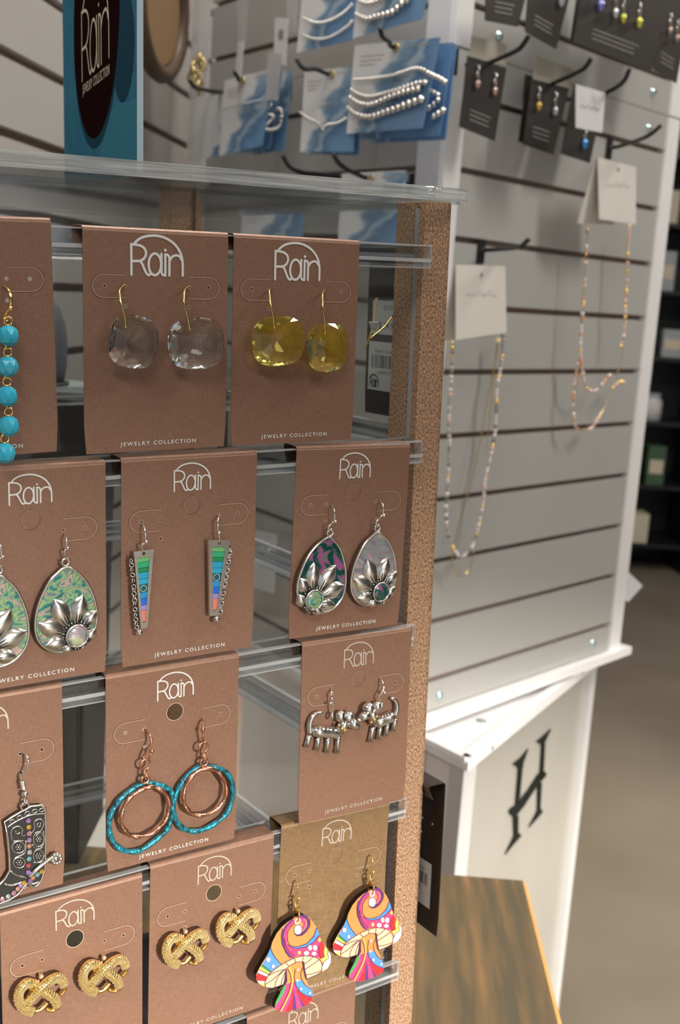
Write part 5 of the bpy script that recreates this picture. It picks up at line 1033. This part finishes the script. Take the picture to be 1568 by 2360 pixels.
def bracelet_card(label, pts, off, eye=None, text=True):
    rt, rq = quad('bracelet_card', label, 'jewellery card', FL, pts, -off * mm, M['wave'], BG, 1.2 * mm)
    if eye: c = rq(*eye); mb = MB(); ring_mb(mb, (c.x, -0.8 * mm, c.z), 3.4 * mm, 1.4 * mm, 'y', 16, 6); mb.build('eyelet', M['goldp2'], rt)
    if text:
        (x0, y0), (x1, y1) = pts[0], pts[1]; P_ = lambda u, v: (x0 + (x1 - x0) * u + (pts[3][0] - x0) * v, y0 + (y1 - y0) * u + (pts[3][1] - y0) * v)
        lines_on(rt, rq, [[P_(0.08, 0.14), P_(0.36, 0.14)], [P_(0.08, 0.19), P_(0.34, 0.19)], [P_(0.08, 0.24), P_(0.26, 0.24)], [P_(0.64, 0.07), P_(0.9, 0.07)]], 1.0 * mm, mat('tan_print', (0.42, 0.40, 0.30), 0.6) if 'tan' not in M else M['tan'])
        lines_on(rt, rq, [[P_(0.36 + 0.03 * i, 0.36 + (0.05 if i % 2 else 0)) for i in range(9)], [P_(0.36, 0.46), P_(0.62, 0.46)]], 0.8 * mm, M['greyink'], 'brand_lettering')
    return rt
M['tan'] = mat('tan_print', (0.42, 0.40, 0.30), 0.6)
def strand(label, pts, off, r0, r1, tail=None):
    o = FL.at(*pts[0], -off * mm); rt = thing('beaded_bracelet', label, 'bracelet', FL.T(o), 'silver ball bracelets on the wave cards'); q = [V(p) for p in spline([FL.at(x, y, -off * mm) - o for x, y in pts], 10)]
    tot = sum((b - a).length for a, b in zip(q[:-1], q[1:])); run = 0; nxt = 0
    MB().tube(q, 0.6 * mm, 5).build('cord', M['dark'], rt)
    for a, b in zip(q[:-1], q[1:]):
        L_ = (b - a).length
        while nxt <= run + L_:
            r_ = (r0 + (r1 - r0) * nxt / tot) * mm; link('bead', ball_me, rt, Matrix.Translation(a.lerp(b, (nxt - run) / L_)) @ Matrix.Scale(r_, 4)); nxt += r_ * 2.45
        run += L_
    return rt
bracelet_card('bracelet card third in the stack nearest the white corner post', [(862, 118), (1052, 102), (1026, 322), (850, 330)], 42, text=False)
bracelet_card('bracelet card second in the stack nearest the white corner post', [(840, 112), (1046, 98), (1012, 312), (826, 322)], 60, text=False)
bracelet_card('front bracelet card with three rows of silver balls beside the corner post', [(818, 104), (1014, 86), (973, 295), (799, 308)], 82, (915, 110))
strand('fine silver ball strand along the middle of the front bracelet card', [(817, 184), (860, 181), (905, 174), (950, 160), (972, 160), (990, 170), (1012, 180), (1030, 192)], 86, 1.7, 2.8)
strand('small silver ball strand, second from the top of the front bracelet card', [(811, 208), (832, 220), (858, 223), (890, 215), (925, 205), (960, 193), (982, 190)], 86, 2.3, 3.0)
strand('silver ball strand, third from the top of the front bracelet card', [(808, 226), (826, 238), (855, 242), (890, 228), (925, 215), (975, 202)], 87, 3.0, 3.5)
strand('lowest silver ball strand of large balls on the front bracelet card', [(803, 250), (822, 264), (852, 270), (885, 260), (925, 246), (978, 226)], 87, 2.9, 4.2)
strand('loose silver balls hanging right of the front bracelet card', [(992, 210), (1012, 222), (1005, 236), (988, 250), (980, 256)], 66, 2.8, 3.3)
strand('loose silver balls lowest right of the front bracelet card', [(1000, 268), (1010, 262), (1022, 254)], 66, 3.0, 3.3)
bracelet_card('bracelet card behind the single chain card left of the front one', [(712, 168), (834, 160), (826, 358), (704, 354)], 62, text=False)
bracelet_card('bracelet card with one dark chain left of the three-row card', [(702, 164), (822, 152), (813, 350), (692, 350)], 78, (767, 172))
strand('dark silver chain sagging over the single chain card', [(692, 260), (710, 272), (735, 285), (745, 300), (752, 288), (775, 285), (800, 272)], 81, 1.4, 1.9)
bracelet_card('bracelet card cut by the top edge with small ball chains, left of two', [(704, -90), (838, -112), (812, 92), (684, 122)], 84)
strand('silver chain curving over the left top-edge bracelet card', [(700, 42), (725, 52), (755, 50), (790, 32), (815, 8)], 88, 1.6, 2.1)
strand('lower silver chain on the left top-edge bracelet card', [(698, 80), (725, 90), (760, 86), (800, 62), (812, 48)], 88, 1.4, 1.8)
bracelet_card('bracelet card cut by the top edge nearest the corner post', [(832, -110), (1014, -140), (973, 42), (814, 88)], 86)
strand('silver ball strand on the top-edge bracelet card nearest the post', [(822, 34), (845, 44), (870, 38), (905, 28), (925, 10), (948, -5)], 90, 2.8, 3.8)
strand('upper silver ball strand on the top-edge bracelet card nearest the post', [(828, 2), (850, 8), (880, -2), (900, -10)], 90, 2.5, 3.3)
hook(FL, [(768, 174, 70), (730, 160, 105), (700, 158, 125), (684, 136, 132)], 'black hook through the eyelet of the single chain card', HG)
hook(FL, [(915, 112, 78), (898, 96, 100), (882, 84, 118), (876, 64, 126)], 'black hook through the eyelet of the front bracelet card', HG)
hook(FL, [(560, 186, 70), (550, 180, 90), (540, 165, 100)], 'black hook through the eyelet of the left bracelet card', HG)
hook(FL, [(740, 402, 60), (700, 398, 90), (668, 385, 112), (652, 358, 122)], 'black hook low between the two bracelet stacks', HG)
hook(FL, [(855, 412, 60), (820, 400, 85), (785, 380, 112), (768, 355, 122)], 'black hook low under the single chain card', HG)
bracelet_card('bracelet card third in the left stack', [(582, 172), (674, 160), (654, 346), (562, 360)], 46, text=False)
bracelet_card('bracelet card second in the left stack', [(556, 172), (650, 162), (622, 342), (532, 356)], 60, text=False)
bracelet_card('front bracelet card of the left stack with a thin dark cord', [(518, 186), (636, 156), (604, 336), (505, 360)], 76, (562, 186))
strand('thin dark cord across the left front bracelet card', [(512, 252), (540, 244), (575, 236), (605, 230)], 79, 0.8, 0.9)
strand('jumble of silver links at the right of the left stack', [(605, 232), (625, 240), (615, 262), (632, 268), (612, 292), (622, 300), (645, 290), (650, 258), (640, 250)], 74, 1.6, 2.2)
bracelet_card('bracelet card at the far left end of the left face', [(478, 222), (522, 216), (508, 356), (444, 372)], 60, text=False)
bracelet_card('bracelet card low under the single chain card, seen over the clear top', [(788, 400), (935, 392), (922, 600), (776, 610)], 66, (858, 412))
bracelet_card('bracelet card low behind the clear sheet', [(560, 470), (700, 460), (690, 640), (550, 650)], 60)
M['bag'] = mat('clear_poly_bag', (0.62, 0.62, 0.66), 0.2, alpha=0.55)
for i, (lab, q, off, m_) in enumerate((('narrow clear packet hanging left on the left tower face', [(548, -20), (572, -22), (562, 118), (550, 118)], 60, M['bag']), ('narrow pale packet bottom beside the left bracelet stack hook', [(548, 96), (562, 94), (555, 178), (542, 180)], 66, M['tag']),
        ('long white barcode tag above the left bracelet stack', [(634, 40), (664, 42), (658, 150), (630, 150)], 84, M['tag']), ('clear packet end beside the long barcode tag', [(662, -40), (684, -44), (681, 72), (663, 84)], 70, M['bag']), ('clear packet hanging below the long barcode tag', [(618, 120), (648, 122), (640, 230), (612, 232)], 86, M['bag']))):
    rt, rq = quad('jewellery_packet', lab, 'packet', FL, q, -off * mm, m_)
    if i == 2: lines_on(rt, rq, [[(642, 70 + 3 * k), (654, 70 + 3 * k)] for k in range(8)], 0.6 * mm, M['ink'], 'barcode')
rt, rq = quad('earring_card', 'pale card with four pearl studs seen through the gap right of the rainbow bars card', 'earring card', FL, [(588, 1222), (638, 1232), (630, 1368), (580, 1352)], -0.06, M['tag'])
for k, (x, y) in enumerate(((603, 1268), (621, 1270), (600, 1283), (618, 1285))):
    o = FL.at(x, y, -0.064); t = thing('pearl_stud', 'pearl stud on the pale card behind the display, %s' % ('upper left', 'upper right', 'lower left', 'lower right')[k], 'earring', FL.T(o), 'pearl studs behind the display')
    MB().ball((0, 0, 0), 4.2 * mm, 12, 8).build('pearl', M['bead'][0], t); MB().tube([V((0, 0, 0)), V((0, 4 * mm, 0))], 0.5 * mm, 6).build('pin', M['screw'], t)
# goods on the left slat wall
t = thing('leather_hoop', 'oval tan panel with dark brown rim hanging on the left slat wall', 'hanging ornament', LW.T(LW.at(372, 10, -0.05)))
cL = V((0, 0, 0)); aL = LW.at(420, 20, -0.05) - LW.at(372, 10, -0.05); rx_ = abs(aL.x); rz_ = 0.085
MB().prism(circ(0, 0, rx_ * 0.82, 28, rz_ * 0.85), -0.002, 0.004).build('panel', mat('tan_leather', (0.36, 0.22, 0.11), 0.5), t)
MB().tube([V((rx_ * math.cos(i * math.pi / 18), 0, rz_ * math.sin(i * math.pi / 18))) for i in range(36)], 0.011, 8, closed=True).build('rim', mat('brown_leather', (0.10, 0.065, 0.04), 0.5), t)
for lab, q, off in (('small white tag high beside the left end post', [(462, 28), (486, 26), (480, 76), (456, 78)], 0.02), ('small white tag below the brass trinket by the left end post', [(452, 150), (476, 146), (474, 196), (450, 200)], 0.02), ('cream tag by the left end post above the brass trinket', [(440, 100), (470, 98), (468, 134), (438, 136)], 0.03), ('white packet edge left of the far left bracelet card', [(448, 222), (468, 220), (462, 284), (444, 286)], 0.03)):
    quad('price_tag', lab, 'tag', Frame(LW.m @ V((LW.at(470, 100).x, 0, 0)), az(95)), q, off, M['whitecard'] if 'cream' in lab else M['tag'])
t = thing('brass_trinket', 'small brass trinket among tags by the left end post', 'trinket', Matrix.Translation(CAM + ray(455, 155) * 1.62))
mb = MB(); 
for i in range(7): ring_mb(mb, (0.004 * math.cos(i), 0, 0.010 - 0.006 * i), 0.009, 0.0022, ('x', 'y', 'q')[i % 3], 12, 5)
mb.build('links', M['goldp2'], t)
hk = thing('display_hook', 'black hook in front of the left end post of the tower', 'hook', Matrix.Translation(CAM + ray(505, 212) * 1.60), HG)
p_ = [CAM + ray(x, y) * d - (CAM + ray(505, 212) * 1.60) for x, y, d in ((515, 214, 1.68), (505, 212, 1.60), (470, 207, 1.55), (448, 200, 1.52), (438, 184, 1.51))]; MB().tube(spline(p_, 5), 2.6 * mm, 8).build('arm', M['hook'], hk)
# emblem on the cabinet
gh = lambda x, y: (950 + x / 2.537, 1600 + y / 2.537)
em = thing('emblem_letter', 'black serif letter H with slanted crossbar on the cabinet front', 'emblem', CB.T((0, 0, 0)))
for p in ([(690, 322), (662, 400), (655, 440), (640, 605), (615, 650), (632, 445), (625, 428), (600, 412), (645, 375)], [(602, 720), (632, 712), (630, 810), (650, 828), (600, 885), (555, 940), (598, 850), (606, 830)],
          [(822, 205), (787, 282), (780, 440), (768, 500), (755, 500), (768, 310), (764, 296), (738, 280), (780, 245)], [(745, 540), (768, 520), (760, 665), (774, 690), (740, 730), (692, 782), (735, 700), (742, 680)],
          [(575, 690), (592, 716), (620, 712), (665, 655), (740, 540), (795, 476), (792, 458), (770, 448), (742, 478), (690, 560), (622, 648), (590, 668)]):
    q = [CB.at(*gh(x, y), 0.0) for x, y in p]; MB().prism([(a.x, a.z) for a in q], 0.0016, 0.0045).build('stroke', M['blackletter'], em)
# ---------------------------------------------------------------- wooden table
def wood():
    m = mat('weathered_wood', (0.16, 0.10, 0.045), 0.5); nt = m.node_tree; N = nt.nodes; L = nt.links; b = N['Principled BSDF']
    tc = N.new('ShaderNodeTexCoord'); a = noise_img(N, L, tc, 44, (1, 0.035, 1)); c = noise_img(N, L, tc, 90, (1, 0.10, 1))
    mx = N.new('ShaderNodeMath'); mx.operation = 'MULTIPLY_ADD'; mx.inputs[1].default_value = 0.5; L.new(a, mx.inputs[0]); h = N.new('ShaderNodeMath'); h.operation = 'MULTIPLY'; h.inputs[1].default_value = 0.5; L.new(c, h.inputs[0]); L.new(h.outputs[0], mx.inputs[2])
    r = N.new('ShaderNodeValToRGB'); e_ = r.color_ramp.elements; e_[0].position = 0.36; e_[0].color = (0.075, 0.065, 0.040, 1); e_[1].position = 0.66; e_[1].color = (0.27, 0.14, 0.05, 1)
    for p, col in ((0.44, (0.09, 0.068, 0.036)), (0.5, (0.125, 0.085, 0.04)), (0.56, (0.16, 0.10, 0.045))): x = e_.new(p); x.color = (*col, 1)
    L.new(mx.outputs[0], r.inputs[0]); L.new(r.outputs[0], b.inputs['Base Color'])
    bp = N.new('ShaderNodeBump'); bp.inputs['Strength'].default_value = 0.5; bp.inputs['Distance'].default_value = 0.002; L.new(mx.outputs[0], bp.inputs['Height']); L.new(bp.outputs[0], b.inputs['Normal']); return m
M['wood'] = wood(); M['woode'] = mat('worn_orange_edge', (0.50, 0.25, 0.08), 0.45, noise=(20, (0.62, 0.34, 0.13), 0.6))
ZTAB = 0.862
tc_ = hit(1216, 2030, (0, 0, ZTAB), V((0, 0, 1))); te = hit(1272, 2360, (0, 0, ZTAB), V((0, 0, 1))); bd = hit(1000, 2013, (0, 0, ZTAB), V((0, 0, 1)))
tx = (tc_ - bd); tx.z = 0; tx.normalize(); taz = math.degrees(math.atan2(tx.x, tx.y))
TF = Frame(tc_, tx)                             # x along the far edge (to the right), y away, corner at the far right
print('table corner', tc_, 'az', taz, 'edge az', math.degrees(math.atan2((tc_ - te).x, (tc_ - te).y)))
tb = thing('wooden_table', 'weathered wooden bench with worn orange edge carrying the earring display', 'table', TF.T((-0.2, -0.4, -ZTAB)))
ti = TF.T((-0.2, -0.4, -ZTAB)).inverted() @ TF.m
xw = 0.0
for i in range(3):
    w_ = (0.158, 0.14, 0.15, 0.145)[i]; x1 = -xw; x0 = -xw - w_ + 0.003; bv = 0.004
    lp = [(x0, -0.034), (x1, -0.034), (x1, -bv), (x1 - bv, 0), (x0 + bv * .5, 0), (x0, -bv * .5)]
    mb = MB().add([V((x, y, z)) for y in (-1.0, 0.0) for x, z in lp], [tuple(range(6)), tuple(range(11, 5, -1))] + [(j, j + 6, (j + 1) % 6 + 6, (j + 1) % 6) for j in range(6)])
    if i == 0: mb.m[3] = 1; mb.m[4] = 1
    mb.build('plank', [M['wood'], M['woode']], tb, ti); xw += w_
for x0, y0, x1, y1, nm in ((-xw + 0.02, -0.05, -0.015, -0.025, 'apron'), (-xw + 0.02, -0.975, -0.015, -0.95, 'apron'), (-0.04, -0.95, -0.015, -0.05, 'apron'), (-xw + 0.02, -0.95, -xw + 0.045, -0.05, 'apron')):
    MB().box(x0, y0, -0.12, x1, y1, -0.034).build(nm, M['wood'], tb, ti)
for x, y in ((-0.08, -0.09), (-xw + 0.025, -0.09), (-0.08, -0.97), (-xw + 0.025, -0.97)): MB().box(x, y, -ZTAB, x + 0.06, y + 0.06, -0.034).build('leg', M['wood'], tb, ti)
# ---------------------------------------------------------------- grey bust and black box behind the display
bp_ = CAM + ray(90, 885) * 0.98; bz = bp_.z
bx = thing('display_box', 'black box under the grey rounded stand seen behind the display', 'box', Matrix.Translation((bp_.x, bp_.y, ZTAB)))
MB().box(-0.07, -0.05, 0.0, 0.055, 0.05, bz - ZTAB - 0.006).build('body', M['black'], bx); MB().box(-0.075, -0.055, bz - ZTAB - 0.006, 0.06, 0.055, bz - ZTAB).build('lid', mat('grey_lid', (0.22, 0.25, 0.24), 0.4), bx)
bs = thing('jewellery_bust', 'dark grey rounded velvet stand seen left of the clear glass earring card', 'jewellery stand', Matrix.Translation((bp_.x, bp_.y, bz)))
MB().lathe([(0.0001, 0.072), (0.008, 0.070), (0.015, 0.063), (0.020, 0.050), (0.022, 0.035), (0.022, 0.015), (0.020, 0.003), (0.0001, 0.003)], 28).build('bust', mat('grey_velvet', (0.06, 0.065, 0.075), 0.9, bump=(400, 0.5)), bs)
MB().lathe([(0.0001, 0.003), (0.024, 0.003), (0.024, 0.0), (0.0001, 0.0)], 28).build('foot', M['black'], bs)
# ---------------------------------------------------------------- far shelves with goods
SHP = CAM + ray(1470, 700) * 6.0
SH = Frame(V((SHP.x, SHP.y, 0)), az(88))
sh = thing('shelf_unit', 'black shelf unit full of goods far behind the right post of the tower', 'shelf', SH.T((0, 0, 0)))
for x in (-0.40, 0.42, 1.24): MB().box(x - 0.02, 0, 0, x + 0.02, 0.4, 2.4).build('upright', M['black'], sh)
lev = [0.16, 0.47, 0.80, 1.13, 1.46, 1.79, 2.12]
for z in lev: MB().box(-0.40, 0, z - 0.02, 1.24, 0.4, z).build('shelf_board', M['black'], sh)
MB().box(-0.40, 0.40, 0, 1.24, 0.42, 2.4).build('back_panel', M['black'], sh)
rnd = random.Random(4); cols = [('white', (0.75, 0.75, 0.75)), ('rust', (0.38, 0.07, 0.045)), ('cream', (0.70, 0.62, 0.48)), ('green', (0.06, 0.13, 0.07)), ('grey', (0.40, 0.42, 0.44)), ('brown', (0.24, 0.13, 0.08)), ('black', (0.03, 0.03, 0.03))]
cm = {n: mat('goods_' + n, c, 0.5) for n, c in cols}; lvn = ['lowest', 'second', 'third', 'fourth', 'fifth', 'sixth', 'top']; cols_n = ('far left', 'left', 'middle', 'right', 'far right')
lid_me = {}
for li, z in enumerate(lev):
    x = -0.34
    for k in range(5):
        w_ = rnd.uniform(0.07, 0.12); h_ = rnd.uniform(0.13, 0.25); n = rnd.choice([c[0] for c in cols])
        if x > 0.30: break
        t = thing('goods_box' if rnd.random() < .6 else 'goods_jar', '', 'container', SH.T((x + w_ / 2, 0.02, z)), 'goods on the far shelves')
        if t.name.startswith('goods_box'):
            t['label'] = '%s box on the %s shelf of the far shelf unit, %s' % (n, lvn[li], cols_n[k]); MB().box(-w_ / 2, 0, 0, w_ / 2, 0.14, h_).build('carton', cm[n], t); MB().box(-w_ / 2 + 0.01, -0.001, h_ * 0.3, w_ / 2 - 0.01, 0, h_ * 0.65).build('box_label', cm['cream'], t)
        else:
            r_ = w_ / 2; t['label'] = '%s jar on the %s shelf of the far shelf unit, %s' % (n, lvn[li], cols_n[k])
            MB().lathe([(0.0001, 0), (r_, 0), (r_, h_ * 0.7), (r_ * 0.75, h_ * 0.82), (r_ * 0.75, h_ * 0.84)], 14, c=(0, 0.06, 0)).build('jar_body', cm[n], t); MB().lathe([(r_ * 0.8, h_ * 0.84), (r_ * 0.8, h_ * 0.98), (0.0001, h_ * 0.98)], 14, c=(0, 0.06, 0)).build('jar_lid', cm['grey'], t)
        x += w_ + rnd.uniform(0.005, 0.04)
